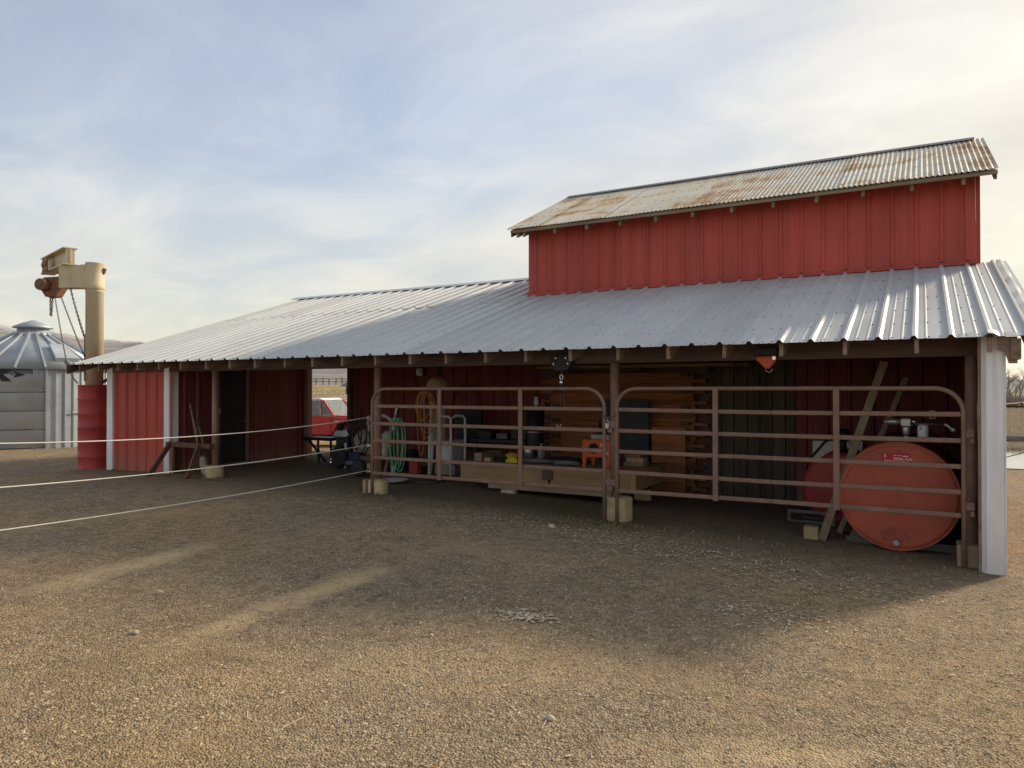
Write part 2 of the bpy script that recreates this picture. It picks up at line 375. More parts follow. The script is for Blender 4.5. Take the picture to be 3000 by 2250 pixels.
def gravel_material():
    m = NM('gravel'); p = m.pos()
    vo = m.n('ShaderNodeTexVoronoi', inp={'Scale': 84.0, 'Randomness': 1.0}); m.l(p, vo.inputs['Vector'])
    vb = m.n('ShaderNodeTexVoronoi', inp={'Scale': 40.0, 'Randomness': 1.0}); m.l(m.mapv(p, (1,1,1), (0,0,.7)), vb.inputs['Vector'])
    big = m.noise(p, .30, 2, .6, .3); mid = m.noise(p, 1.5, 4, .65, .4); fine = m.noise(p, 46, 2, .7)
    hue = m.n('ShaderNodeSeparateColor'); m.l(vo.outputs['Color'], hue.inputs[0])
    hb = m.n('ShaderNodeSeparateColor'); m.l(vb.outputs['Color'], hb.inputs[0])
    st = m.ramp(hue.outputs[0], [(0, (.17, .125, .080)), (.45, (.33, .25, .165)), (.85, (.43, .335, .23)), (1, (.50, .41, .30))])
    st = m.mix(.45, st, m.ramp(hb.outputs[0], [(0, (.21, .16, .11)), (.6, (.37, .28, .185)), (1, (.55, .45, .33))]))
    soil = m.ramp(fine, [(.3, (.17, .125, .08)), (.7, (.34, .255, .155))])
    crev = m.ramp(vo.outputs['Distance'], [(.22, 1.1), (.62, .42)])
    st = m.mix(1.0, st, crev, 'MULTIPLY')
    c_ = m.mix(m.ramp(mid, [(.40, .0), (.72, .75)]), st, soil)
    # large tone drift of the yard: grey, brown, tan
    tone = m.ramp(big, [(.30, (.80, .82, .86)), (.5, (1.0, .98, .94)), (.70, (1.12, 1.02, .84))])
    c_ = m.mix(1.0, c_, tone, 'MULTIPLY')
    mot = m.math('ADD', m.math('MULTIPLY', m.noise(p, 5.5, 3, .75), .5), m.math('MULTIPLY', m.noise(p, 21, 2, .8), .5))
    c_ = m.mix(1.0, c_, m.ramp(mot, [(.34, .58), (.5, 1.0), (.66, 1.32)]), 'MULTIPLY')
    # worn tan wheel tracks sweeping in from the lower left
    sx = m.n('ShaderNodeSeparateXYZ'); m.l(p, sx.inputs[0]); X, Y = sx.outputs[0], sx.outputs[1]
    wob = m.math('MULTIPLY', m.math('SUBTRACT', mid, .5), .35)
    patchy = m.math('MULTIPLY', m.ramp(mid, [(.32, .45), (.58, 1.0)]), m.ramp(mot, [(.36, .45), (.54, 1.0)]))
    def track(px0, py0, px1, py1, half, amt, c):
        L = math.hypot(px1-px0, py1-py0); dx, dy = (px1-px0)/L, (py1-py0)/L
        ac = m.math('ADD', m.math('MULTIPLY', m.math('SUBTRACT', X, px0), -dy), m.math('MULTIPLY', m.math('SUBTRACT', Y, py0), dx))
        al = m.math('ADD', m.math('MULTIPLY', m.math('SUBTRACT', X, px0), dx), m.math('MULTIPLY', m.math('SUBTRACT', Y, py0), dy))
        w = m.math('SUBTRACT', 1.0, m.math('DIVIDE', m.math('ABSOLUTE', m.math('ADD', ac, wob)), half), True)
        e0 = m.math('MULTIPLY', m.math('ADD', al, .3), 1.6, True); e1 = m.math('MULTIPLY', m.math('SUBTRACT', L+.3, al), 1.6, True)
        k = m.math('MULTIPLY', m.math('MULTIPLY', e0, e1), m.math('POWER', w, .7))
        k = m.math('MULTIPLY', k, patchy)
        return m.math('MULTIPLY', k, amt), c
    TAN, OCH, DRK = (.45, .33, .19), (.40, .275, .145), (.20, .13, .07)
    for tr in (track(-6.25, 3.25, -6.35, 4.85, .24, 1.3, TAN), track(-4.20, 3.10, -4.30, 5.05, .21, 1.3, TAN),
               track(-4.23, 2.20, -4.22, 2.56, .30, .85, DRK), track(-3.60, 1.75, -3.72, 2.15, .26, .75, DRK),
               track(-3.45, 2.65, -3.25, 3.10, .30, .5, OCH), track(-1.15, 3.15, -.10, 3.68, .22, .75, TAN), track(-1.6, 2.55, .4, 3.3, .30, .45, OCH),
               track(-4.7, 6.0, -2.8, 6.35, .5, .30, OCH), track(-9.3, 4.3, -7.9, 6.6, .5, .40, OCH), track(-12.5, 7.3, -8.5, 7.6, .6, .35, DRK), track(-3.0, 3.3, -1.2, 4.2, .4, .35, TAN)):
        c_ = m.mix(tr[0], c_, tr[1])
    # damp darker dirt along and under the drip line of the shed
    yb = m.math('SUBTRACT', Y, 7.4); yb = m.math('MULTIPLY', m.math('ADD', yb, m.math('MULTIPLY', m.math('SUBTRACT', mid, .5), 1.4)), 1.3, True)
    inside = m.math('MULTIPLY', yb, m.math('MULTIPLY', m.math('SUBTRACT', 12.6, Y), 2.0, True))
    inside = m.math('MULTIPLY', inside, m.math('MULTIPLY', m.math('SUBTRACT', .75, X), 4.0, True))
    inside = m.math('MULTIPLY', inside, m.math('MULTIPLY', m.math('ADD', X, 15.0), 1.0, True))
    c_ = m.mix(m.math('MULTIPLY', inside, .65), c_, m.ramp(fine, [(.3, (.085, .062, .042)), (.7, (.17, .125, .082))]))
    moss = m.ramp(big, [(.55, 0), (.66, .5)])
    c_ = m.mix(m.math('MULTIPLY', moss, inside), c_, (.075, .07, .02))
    # dry grass field away from the yard
    dd = m.n('ShaderNodeVectorMath', operation='LENGTH'); m.l(p, dd.inputs[0])
    field = m.math('MULTIPLY', m.math('SUBTRACT', m.math('ADD', dd.outputs['Value'], m.math('MULTIPLY', mid, 3.0)), 27.5), .5, True)
    gl = m.noise(m.mapv(p, (.25, .9, .25)), 2.0, 4, .75); gr = big
    grass = m.ramp(gl, [(.28, (.13, .095, .045)), (.5, (.30, .22, .105)), (.75, (.44, .34, .18))])
    grass = m.mix(m.ramp(gr, [(.5, 0), (.62, .5)]), grass, (.17, .17, .05))
    c_ = m.mix(field, c_, grass)
    c_ = m.mix(1.0, c_, (1.28, 1.28, 1.24), 'MULTIPLY')
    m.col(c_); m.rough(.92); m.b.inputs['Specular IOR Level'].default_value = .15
    h = m.math('ADD', m.math('MULTIPLY', m.math('SUBTRACT', 1.0, vo.outputs['Distance']), .7), m.math('ADD', m.math('MULTIPLY', m.math('SUBTRACT', 1.0, vb.outputs['Distance']), .45), m.math('MULTIPLY', fine, .35)))
    m.bump(h, 1.0, .018); return m.m
gravel_material()
def stone_material():
    m = NM('stone'); r = m.n('ShaderNodeObjectInfo').outputs['Random']; p = m.pos()
    c_ = m.ramp(r, [(0, (.17, .125, .085)), (.4, (.31, .235, .155)), (.85, (.39, .31, .215)), (.99, (.43, .35, .25)), (1, (.50, .42, .32))])
    c_ = m.mix(.6, c_, m.ramp(m.noise(p, .30, 4, .6, .3), [(.3, (.72, .74, .78)), (.5, (1, .97, .92)), (.7, (1.15, 1.02, .82))]), 'MULTIPLY')
    c_ = m.mix(1.0, c_, (1.24, 1.24, 1.21), 'MULTIPLY')
    m.col(c_); m.rough(.9); m.b.inputs['Specular IOR Level'].default_value = .2; return m.m
stone_material()
def hill_material():
    m = NM('hill'); p = m.pos()
    f = m.noise(m.mapv(p, (1, 1, 2.5)), .012, 8, .65); g = m.noise(m.mapv(p, (1, 1, 3)), .05, 6, .7)
    c_ = m.ramp(f, [(.3, (.20, .185, .185)), (.5, (.26, .24, .225)), (.7, (.33, .30, .26))])  # rock tones paled, distance haze is put into the colour
    z = m.n('ShaderNodeSeparateXYZ'); m.l(p, z.inputs[0])
    s = m.math('ADD', m.math('MULTIPLY', m.math('SUBTRACT', z.outputs[2], 76), .022), m.math('MULTIPLY', m.math('SUBTRACT', g, .5), 3.2))
    c_ = m.mix(m.ramp(s, [(.15, 0), (.45, .8)]), c_, (.66, .66, .69))
    m.col(c_); m.rough(1); m.b.inputs['Specular IOR Level'].default_value = .05; return m.m
hill_material()
def water_material():
    m = NM('water'); p = m.pos(); m.col((.30, .30, .27)); m.rough(.08); m.b.inputs['Specular IOR Level'].default_value = .9
    m.bump(m.noise(m.mapv(p, (3, 9, 3)), 2, 4, .6), .06, .03); return m.m
water_material()

# ------------------------------------------------------------------ ground
def axis_vals(lo, hi, centre, fine, growth, fine_half):
    out = [centre]; v, st = centre, fine
    while v < hi:
        if v-centre > fine_half: st *= growth
        v += st; out.append(v)
    v, st = centre, fine
    while v > lo:
        if centre-v > fine_half: st *= growth
        v -= st; out.insert(0, v)
    return out
xs = axis_vals(-1600, 1600, -5, .30, 1.13, 12); ys = axis_vals(-40, 1800, 7, .30, 1.13, 8)
g = MB(); nx = len(xs)
g.add([(x, y, ground(x, y)) for y in ys for x in xs], [(j*nx+i, j*nx+i+1, (j+1)*nx+i+1, (j+1)*nx+i) for j in range(len(ys)-1) for i in range(nx-1)], True)
tag(g.build('ground', M['gravel']), kind='structure')

# hills: a ridge line by azimuth (degrees left of +Y), height seen from the yard
HT = [(-80, 3.0), (-40, 1.6), (-10, .7), (-6.0, .62), (-4, 1.0), (0, 1.2), (12, 1.6), (26, 1.9), (36, 2.3), (42, 2.6), (46, 2.5), (52, 2.6), (55, 3.1), (57.3, 3.45), (60, 3.6), (61.8, 3.78), (63.4, 3.9), (64.8, 4.15), (68, 4.2), (90, 4.0)]
def hill_h(azd, d):
    e = interp(HT, azd)+.10*mnoise.noise(Vector((azd*.7, 0, 1)))+.05*mnoise.noise(Vector((azd*2.6, 3, 1)))
    return 1.65+d*math.tan(R(e))
hb = MB(); rows = []
azs = [-80+i*.4 for i in range(426)]
for k, (d, kk) in enumerate(((520, -.02), (700, .18), (900, .42), (1150, .68), (1400, .88), (1600, 1.0), (1800, .7))):
    for a in azs:
        t = R(a); dd = d*(1+.05*mnoise.noise(Vector((a*.12, k*.6, 0))))
        z = hill_h(a, 1600)*kk + (0 if k in (0,) else 16*kk*mnoise.noise(Vector((a*.35, k*1.7, 5)))*(1 if k < 5 else 0))
        if kk < 0: z = -8
        rows.append((-math.sin(t)*dd, math.cos(t)*dd, z))
na = len(azs)
hb.add(rows, [(j*na+i, j*na+i+1, (j+1)*na+i+1, (j+1)*na+i) for j in range(6) for i in range(na-1)], True)
tag(hb.build('hills', M['hill']), kind='structure')

# pond beside the shed, seen past the white corner
pw = MB()
ring = [(2.4+4.2*math.cos(t)*(1+.12*math.sin(3*t)), 26.3+4.6*math.sin(t)*(1+.1*math.cos(2*t)), -.335) for t in [2*math.pi*i/40 for i in range(40)]]
pw.add(ring, [list(range(40))]); pond = tag(pw.build('pond', M['water']), kind='structure')

# ------------------------------------------------------------------ barn
EY, EZ, SLOPE = 7.89, 2.14, .32            # eave line and pitch of the long front roof
TH = math.atan(SLOPE); CT, ST = math.cos(TH), math.sin(TH)
RX0, RX1 = -14.42, .93                      # roof ends
RIDGE_Y = 13.85; WALL_Y = 11.75; FRONT_Y = 8.40
def roof_z(y): return EZ+(y-EY)*SLOPE
barn = thing('barn', 'long red barn with grey metal lean-to roof and a raised red monitor on top', 'barn', (-6.5, 8.4, 0))
B = barn
def rib_profile(nr, pitch=.3048, h=.030, minor=True):
    """x, h outline of a ribbed steel sheet with nr ribs"""
    pts = []
    for i in range(nr):
        c = (i+.5)*pitch
        if minor and True:
            for q in (c-.5*pitch+.00,):
                pts.append((q, 0))
        pts += [(c-.036, 0), (c-.013, h), (c+.013, h), (c+.036, 0)]
        if minor:
            for mcen in (c+pitch*.5-.051, c+pitch*.5+.051):
                if mcen+.016 < nr*pitch: pts += [(mcen-.014, 0), (mcen-.006, .0042), (mcen+.006, .0042), (mcen+.014, 0)]
    pts.append((nr*pitch, 0))
    out = []
    for p in sorted(pts):
        if not out or p[0]-out[-1][0] > 1e-4: out.append(p)
    return out
def extrude_sheet(prof, fn, ts, name, mat, thick=.0025):
    """prof (u,h) swept over ts with fn(u,h,t)->local point"""
    mb = MB(); n = len(prof); vs_ = []
    for t in ts: vs_ += [fn(u, h, t) for u, h in prof]
    fs = [(j*n+i, j*n+i+1, (j+1)*n+i+1, (j+1)*n+i) for j in range(len(ts)-1) for i in range(n-1)]
    # underside
    b = len(vs_)
    for t in ts: vs_ += [fn(u, h-thick, t) for u, h in prof]
    fs += [(b+(j+1)*n+i, b+(j+1)*n+i+1, b+j*n+i+1, b+j*n+i) for j in range(len(ts)-1) for i in range(n-1)]
    fs += [(i, b+i, b+i+1, i+1) for i in range(n-1)]; e = (len(ts)-1)*n
    fs += [(e+i+1, b+e+i+1, b+e+i, e+i) for i in range(n-1)]
    mb.add(vs_, fs); return mb.mesh(name, mat)
P3 = rib_profile(3); P2 = rib_profile(2)
LAP = (11.37-EY)/CT
def roof_fn(u, h, t): return (u, t*CT-h*ST, t*ST+h*CT)
LLOW = (11.86-EY)/CT
low3 = extrude_sheet(P3, roof_fn, [0, LLOW*.33, LLOW*.66, LLOW], 'roof_sheet', M['roof_steel'])
low2 = extrude_sheet(P2, roof_fn, [0, LLOW], 'roof_sheet', M['roof_steel'])
up3 = extrude_sheet(P3, roof_fn, [0, (RIDGE_Y-11.33)/CT], 'roof_sheet', M['roof_steel'])
up2 = extrude_sheet(P2, roof_fn, [0, (RIDGE_Y-11.33)/CT], 'roof_sheet', M['roof_steel'])
# sheathing under the steel: long boards
deck = MB()
deck.prism([(EY+.10, EZ+.10*SLOPE-.028), (WALL_Y, roof_z(WALL_Y)-.028), (WALL_Y, roof_z(WALL_Y)-.01), (EY+.10, EZ+.10*SLOPE-.01)], RX0+.05, RX1-.08, lambda u, v, w: (w, u, v))
deck.prism([(WALL_Y+.002, roof_z(WALL_Y)-.028), (RIDGE_Y, roof_z(RIDGE_Y)-.028), (RIDGE_Y, roof_z(RIDGE_Y)-.01), (WALL_Y+.002, roof_z(WALL_Y)-.01)], RX0+.05, -6.32, lambda u, v, w: (w, u, v))
roof = deck.build('roof', M['dark_beam'], B)
x = .845+.152; k = 0; sheet_x = []
for k in range(17):
    wdt = .9144 if k < 16 else .6096
    x -= wdt; sheet_x.append((x, wdt))
    place('roof_sheet', low3 if k < 16 else low2, roof, (x, EY+random.uniform(-.006, .006), EZ+(k % 2)*.0012), (random.uniform(-.0008, .0008), 0, 0))
for x, wdt in sheet_x:
    if x+wdt < -6.0:
        xx = x if x+wdt < -6.33 else x
        place('roof_sheet', up3 if wdt > .7 else up2, roof, (min(xx, -6.33-wdt) if x+wdt > -6.33 else xx, 11.33+random.uniform(-.012, .012), roof_z(11.33)+.005+random.uniform(0, .004)))
# screws, too many to pick apart one by one
scw = MB()
def screw_rows(x0, x1, yrows, dz):
    n0 = int((x1-x0)/.1016)
    for y in yrows:
        for i in range(n0):
            if i % 3 == 2 and random.random() < .25: continue
            xx = x0+i*.1016+.05+random.uniform(-.006, .006)
            # sit on the flats beside the ribs
            ph = (xx-(.845+.152)) % .3048
            if abs(ph-.1524) < .05: continue
            yy = y+random.uniform(-.012, .012)
            p = Vector((xx, yy, roof_z(yy)+dz)); nrm_ = Vector((0, -ST, CT))
            scw.cyl(p, p+nrm_*.006, .0085, .0065, 6)
screw_rows(RX0+.2, RX1-.12, [EY+.06, EY+.62, EY+1.24, EY+1.86, EY+2.48, EY+3.10], .0015)
screw_rows(RX0+.2, -6.4, [11.55, 12.3, 13.1, 13.7], .009)
tag(scw.build('roof_screws', M['screw'], B), kind='stuff')
# back slope of the main roof
bk = MB(); bk.prism([(RIDGE_Y+.002, roof_z(RIDGE_Y)-.02), (19.4, roof_z(RIDGE_Y)-1.62), (19.4, roof_z(RIDGE_Y)-1.60), (RIDGE_Y+.002, roof_z(RIDGE_Y)+.0)], RX0, -6.33, lambda u, v, w: (w, u, v))
bk.build('back_roof', M['roof_steel'], B)
rc = MB(); rc.prism([(RIDGE_Y-.20, roof_z(RIDGE_Y-.20)+.036), (RIDGE_Y, roof_z(RIDGE_Y)+.045), (RIDGE_Y+.2, roof_z(RIDGE_Y)-.028), (RIDGE_Y+.2, roof_z(RIDGE_Y)-.02), (RIDGE_Y, roof_z(RIDGE_Y)+.055), (RIDGE_Y-.20, roof_z(RIDGE_Y-.20)+.044)], RX0-.02, -6.33, lambda u, v, w: (w, u, v))
rc.build('ridge_cap', M['roof_steel'], B)
# crumpled rake flashing on the right end
fl = MB(); pts = []
for i in range(15):
    t = i/14; y = EY-.02+t*(11.80-EY); z = roof_z(y)+.034
    wv = .006*math.sin(i*2.3)+.005*random.uniform(-1, 1)
    pts += [(.865, y, z-.004+wv*.3), (.915+.004*math.sin(i), y, z+.004+wv), (.945+.006*math.sin(i*1.7), y, z-.001+wv), (.950, y, z-.055)]
fl.add(pts, [(i*4+k, i*4+k+1, (i+1)*4+k+1, (i+1)*4+k) for i in range(14) for k in range(3)])
o = fl.build('rake_flashing', M['roof_steel'], B); mo = o.modifiers.new('s', 'SOLIDIFY'); mo.thickness = .003
# patched strip of steel hammered down over the right eave corner
ptc = MB(); n_ = 15; vs_ = []
for i in range(n_):
    xx = .30+i*.045; prof = 0.0
    for rx in (.54, .845):
        q = abs(xx-rx); prof = max(prof, .034*max(0, min(1, (.052-q)/.03)))
    for yy in (-.012, .06, .13+.02*math.sin(i*1.1)):
        vs_.append((xx, EY+yy, roof_z(EY+yy)+.004+prof*1.05))
ptc.add(vs_, [(i*3+k, (i+1)*3+k, (i+1)*3+k+1, i*3+k+1) for i in range(n_-1) for k in range(2)])
o = ptc.build('eave_patch', M['bin_steel'], B); mo = o.modifiers.new('s', 'SOLIDIFY'); mo.thickness = .003

# rafters every two feet with their tails out past the header
rf = MB()
rf.prism([(EY+.09, roof_z(EY+.09)-.165), (EY+.13, roof_z(EY+.13)-.175), (WALL_Y, roof_z(WALL_Y)-.17), (WALL_Y, roof_z(WALL_Y)-.03), (EY+.09, roof_z(EY+.09)-.03)], -.019, .019, lambda u, v, w: (w, u-EY, v-EZ))
rmesh = rf.mesh('rafter', M['rafter_wood'])
for i in range(25):
    X = .558-i*.6096+random.uniform(-.015, .015)
    if X < RX0+.03: continue
    place('rafter', rmesh, B, (X, EY+random.uniform(-.025, .02), EZ), (0, random.uniform(-.03, .03), random.uniform(-.006, .006)))
# barge boards
for X in (RX0+.03, RX1-.075):
    b = MB(); b.prism([(EY+.03, roof_z(EY+.03)-.19), (11.8, roof_z(11.8)-.19), (11.8, roof_z(11.8)-.012), (EY+.03, roof_z(EY+.03)-.012)], X-.02, X+.02, lambda u, v, w: (w, u, v))
    b.build('barge_board', M['dark_beam'], B, .004)
b = MB(); b.box(.70, .78, EY+.06, EY+.24, 1.93, 2.12); b.build('rafter_end', M['rafter_wood'], B, .004)
b = MB(); b.prism([(.605, 2.14), (.605, 2.02), (.655, 2.02), (.69, 1.895), (.755, 1.895), (.755, 2.14)], EY+.09, EY+.13, lambda u, v, w: (u, w, v)); b.build('corner_bracket', M['rafter_wood'], B, .003)
# purlin-like blocking, header, plates
b = MB(); b.box(-13.9, .60, FRONT_Y-.02, FRONT_Y+.09, 1.985, 2.20); b.build('header_beam', M['dark_beam'], B, .006)
for y in (9.3, 10.5):
    b = MB(); b.box(-11.9, .60, y, y+.09, roof_z(y)-.31, roof_z(y)-.175); b.build('purlin', M['dark_beam'], B)
# posts on footings
for X, foot in ((-10.72, 'round'), (-7.08, 'round'), (-3.31, 'block'), (.42, 'timber')):
    gz = ground(X, FRONT_Y)
    p = MB(); p.cyl((X, FRONT_Y+.02, gz-.1), (X, FRONT_Y+.02, 1.985), .057, None, 20); po = p.build('post', M['post_brown'], B)
    f = MB()
    if foot == 'round': f.lathe([(.150, -.15), (.150, .0), (.152, .185), (.135, .205), (.0, .208)], (X+.06, FRONT_Y-.04, gz), 28)
    elif foot == 'block': f.prism([(X-.04, FRONT_Y-.13), (X+.175, FRONT_Y-.10), (X+.21, FRONT_Y+.06), (X+.15, FRONT_Y+.17), (X-.07, FRONT_Y+.16), (X-.10, FRONT_Y)], gz-.15, gz+.285, lambda u, v, w: (u, v, w))
    else: f.box(X-.13, X+.11, FRONT_Y-.16, FRONT_Y+.12, gz-.12, gz+.215)
    f.build('footing', M['concrete'] if foot != 'timber' else M['skid_wood'], po, .018)
f = MB(); f.box(-7.215, -7.165, FRONT_Y-.16, FRONT_Y-.09, ground(-7.2, 8.3)-.1, ground(-7.2, 8.3)+.20); f.build('stake', M['pale_wood'], B, .004)

# walls of ribbed red steel
def wall_fn(u, h, t): return (u, -h, t)
def wall_mesh(nr, height, mat, name='wall_sheet', h=.02):
    return extrude_sheet(rib_profile(nr, h=h), wall_fn, [0, height*.5, height], name, mat, .002)
w3 = {}
def wall_run(parent, p0, ang, width, z0, z1, mat, name='wall_sheet', h=.02):
    """sheets side by side from p0 along direction ang (0: +X, face towards -Y)"""
    done = 0; k = 0
    while done < width-.05:
        nr = 3 if width-done > .85 else 2 if width-done > .55 else 1
        key = (nr, round(z1-z0, 3), mat.name, h)
        if key not in w3: w3[key] = wall_mesh(nr, z1-z0, mat, name, h)
        d = Vector((math.cos(ang), math.sin(ang), 0)); nn = Vector((math.sin(ang), -math.cos(ang), 0))
        p = Vector((*p0, z0))+d*done+nn*(.001*(k % 2))
        place(name, w3[key], parent, p, (0, random.uniform(-.0006, .0006), ang)); done += nr*.3048; k += 1
# left front wall between white trims
b = MB(); b.box(-13.80, -11.97, FRONT_Y+.012, FRONT_Y+.06, .02, 2.20); fw = b.build('front_wall', M['dark_beam'], B)
wall_run(fw, (-13.71, FRONT_Y+.008), 0, 1.74, .10, 2.22, M['barn_red'], h=.032)
for (xa, xb) in ((-13.83, -13.65), (-12.07, -11.945)):
    b = MB(); b.box(xa, xb, FRONT_Y-.030, FRONT_Y+.02, .06, 2.18); b.build('corner_trim', M['white_trim'], B, .004)
b = MB(); b.box(-11.96, -11.93, FRONT_Y-.028, FRONT_Y+.17, .10, 2.18); b.build('corner_trim', M['white_trim'], B, .003)
# left outer gable wall
b = MB(); b.box(-13.80, -13.74, FRONT_Y+.061, WALL_Y, .0, 2.30); b.build('gable_wall', M['barn_red'], B)
# end wall of the left room, facing into the open bays, with its door
EX = -11.95
b = MB(); b.prism([(FRONT_Y+.062, .02), (9.40, .02), (9.40, roof_z(9.4)-.05), (FRONT_Y+.062, roof_z(FRONT_Y)-.05)], EX-.06, EX-.012, lambda u, v, w: (w, u, v)); b.prism([(10.17, .02), (WALL_Y, .02), (WALL_Y, roof_z(WALL_Y)-.05), (10.17, roof_z(10.17)-.05)], EX-.06, EX-.012, lambda u, v, w: (w, u, v)); ew = b.build('end_wall', M['dark_beam'], B)
def end_run(y0, width, z1):
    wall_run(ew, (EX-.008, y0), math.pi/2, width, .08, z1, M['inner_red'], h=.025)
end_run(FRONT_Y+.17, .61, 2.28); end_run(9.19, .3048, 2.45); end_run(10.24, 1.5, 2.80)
for y in (8.95,):
    b = MB(); b.box(EX+.002, EX+.03, y, y+.035, .12, 2.3); b.build('batten', M['post_brown'], B)
dr = MB(); dr.box(EX-.03, EX+.012, 9.49, 10.10, .215, 2.25); door = dr.build('door', M['door_dark'], B, .004)
b = MB(); b.cyl((EX+.012, 10.05, 1.02), (EX+.06, 10.05, 1.02), .022); b.bar((EX+.055, 10.06, 1.02), (EX+.055, 9.95, 1.02), .018, .02); b.build('handle', M['chrome'], door)
b = MB(); b.box(EX-.02, EX+.035, 10.105, 10.165, .12, 2.3); b.build('door_frame', M['post_brown'], B, .004)
b = MB(); b.box(EX-.02, EX+.035, 9.42, 9.485, .12, 2.3); b.build('door_frame', M['dark_beam'], B, .004)
b = MB(); b.box(EX-.03, EX+.05, 9.486, 10.104, .15, .205); b.build('door_sill', M['steel'], B, .004)
b = MB(); b.box(EX+.036, EX+.05, 9.425, 9.475, 1.19, 1.30); b.build('light_switch', M['steel'], B, .003)
# square post at the passage
b = MB(); b.box(-11.91, -11.80, 11.66, 11.80, .05, 3.2); b.build('passage_post', M['post_brown'], B, .006)
# back wall of the lean-to: steel, cribbed planks, old boards, steel
b = MB(); b.box(-10.60, .60, WALL_Y+.03, WALL_Y+.09, -.25, 3.32); bw = b.build('back_wall', M['dark_beam'], B)
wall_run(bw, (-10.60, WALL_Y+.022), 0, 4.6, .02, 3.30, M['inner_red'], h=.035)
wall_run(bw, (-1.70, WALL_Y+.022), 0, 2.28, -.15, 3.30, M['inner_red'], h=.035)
b = MB(); b.box(-10.68, -10.58, WALL_Y-.06, WALL_Y+.09, .0, 3.2); b.build('wall_edge', M['dark_beam'], B, .004)
cm = {}
for i in range(36):                                     # planks laid flat one on another, ends interlocked at the corners
    odd = i % 3 == 0
    xa, xb = (-5.98, -3.02) if odd else (-5.80, -3.20)
    key = odd
    if key not in cm:
        q = MB(); q.box(0, xb-xa, 0, .13, 0, .0545); cm[key] = q.mesh('crib_plank', M['crib_wood'])
    place('crib_plank', cm[key], bw, (xa+random.uniform(-.03, .03), WALL_Y-.12+random.uniform(-.006, .006), -.16+i*.0585))
for i in range(16):                                     # notched plank ends of the cross walls
    for xx in (-5.74, -3.42):
        q = MB(); q.box(xx, xx+.15, WALL_Y-.19, WALL_Y-.10, -.10+i*.131, -.10+i*.131+.06) if i % 2 else None
        if i % 2: q.build('plank_end', M['old_board'], bw, .004)
X = -3.0
while X < -1.75:
    wd = random.choice((.14, .17, .19, .21)); q = MB(); h1 = random.uniform(2.2, 3.0)
    q.box(X, X+wd-.012, WALL_Y-.02+random.uniform(-.012, .012), WALL_Y+.022, -.20, h1); q.build('old_board', M['old_board'], bw, .003); X += wd
for q_ in ((-5.7, -2.3, -.36), (-5.9, -2.5, -.5)):
    b = MB(); b.box(q_[0], q_[1], WALL_Y+q_[2], WALL_Y+q_[2]+.10, 2.02, 2.065); b.build('stored_lumber', M['board_x'], B)
for xx in (-5.2, -4.0, -2.9):
    b = MB(); b.bar((xx, WALL_Y-.13, 1.97), (xx, WALL_Y-.55, 2.0), .06, .05); b.build('lumber_bracket', M['dark_beam'], B)
# right wall
b = MB(); b.box(.605, .645, 8.13, 17.5, -.25, 2.20); b.prism([(8.13, 2.20), (11.74, 2.20), (11.74, 3.30), (8.2, 2.20)], .606, .644, lambda u, v, w: (w, u, v)); rw = b.build('right_wall', M['inner_red'], B)
wall_run(rw, (.648, 8.14), math.pi/2, 3.6, -.12, 2.18, M['barn_red'])
b = MB(); b.box(.515, .656, 8.045, 8.085, -.14, 2.17); b.build('corner_trim', M['white_trim'], B, .005)
b = MB(); b.prism([(.480, 8.128), (.480, 8.085), (.515, 8.050), (.5145, 8.128)], -.13, 2.15, lambda u, v, w: (u, v, w)); b.build('corner_trim', M['white_trim'], B, .003)
b = MB(); b.box(.657, .672, 8.047, 8.24, -.14, 2.17); b.build('corner_trim', M['white_trim'], B, .003)
b = MB(); b.box(.455, .4795, 8.09, 8.16, -.12, 2.15); b.build('corner_stud', M['rafter_wood'], B, .003)
for y in (8.9, 9.7, 10.5, 11.3):
    b = MB(); b.box(.53, .604, y, y+.045, -.15, roof_z(y)-.2); b.build('stud', M['dark_beam'], B)
# back posts of the open bay behind the passage
for xx in (-14.2, -10.5, -6.6):
    b = MB(); b.cyl((xx, 19.1, -.5), (xx, 19.1, 2.45), .06); b.build('rear_post', M['post_brown'], B)
# walls of the tall grain room under the monitor
b = MB(); b.box(-6.29, -6.23, WALL_Y+.1, 16.0, -.4, 4.6); b.box(-6.23, .60, 15.94, 16.0, -.4, 4.6); b.build('granary_wall', M['barn_red'], B)

# screw heads on the front siding, too many to pick apart
ws = MB()
for zz in (.35, .95, 1.55, 2.05):
    for i in range(6):
        for q in (-.055, .055):
            xx = -13.71+.1524+i*.3048+q; ws.cyl((xx, FRONT_Y+.006, zz), (xx, FRONT_Y, zz), .006, .005, 6)
for zz in (3.50, 3.95, 4.45):
    for i in range(22):
        for q in (-.055, .055):
            xx = -6.31+.1524+i*.3048+q; ws.cyl((xx, WALL_Y-.003, zz), (xx, WALL_Y-.010, zz), .007, .006, 6)
tag(ws.build('wall_screws', M['screw'], B), kind='stuff')
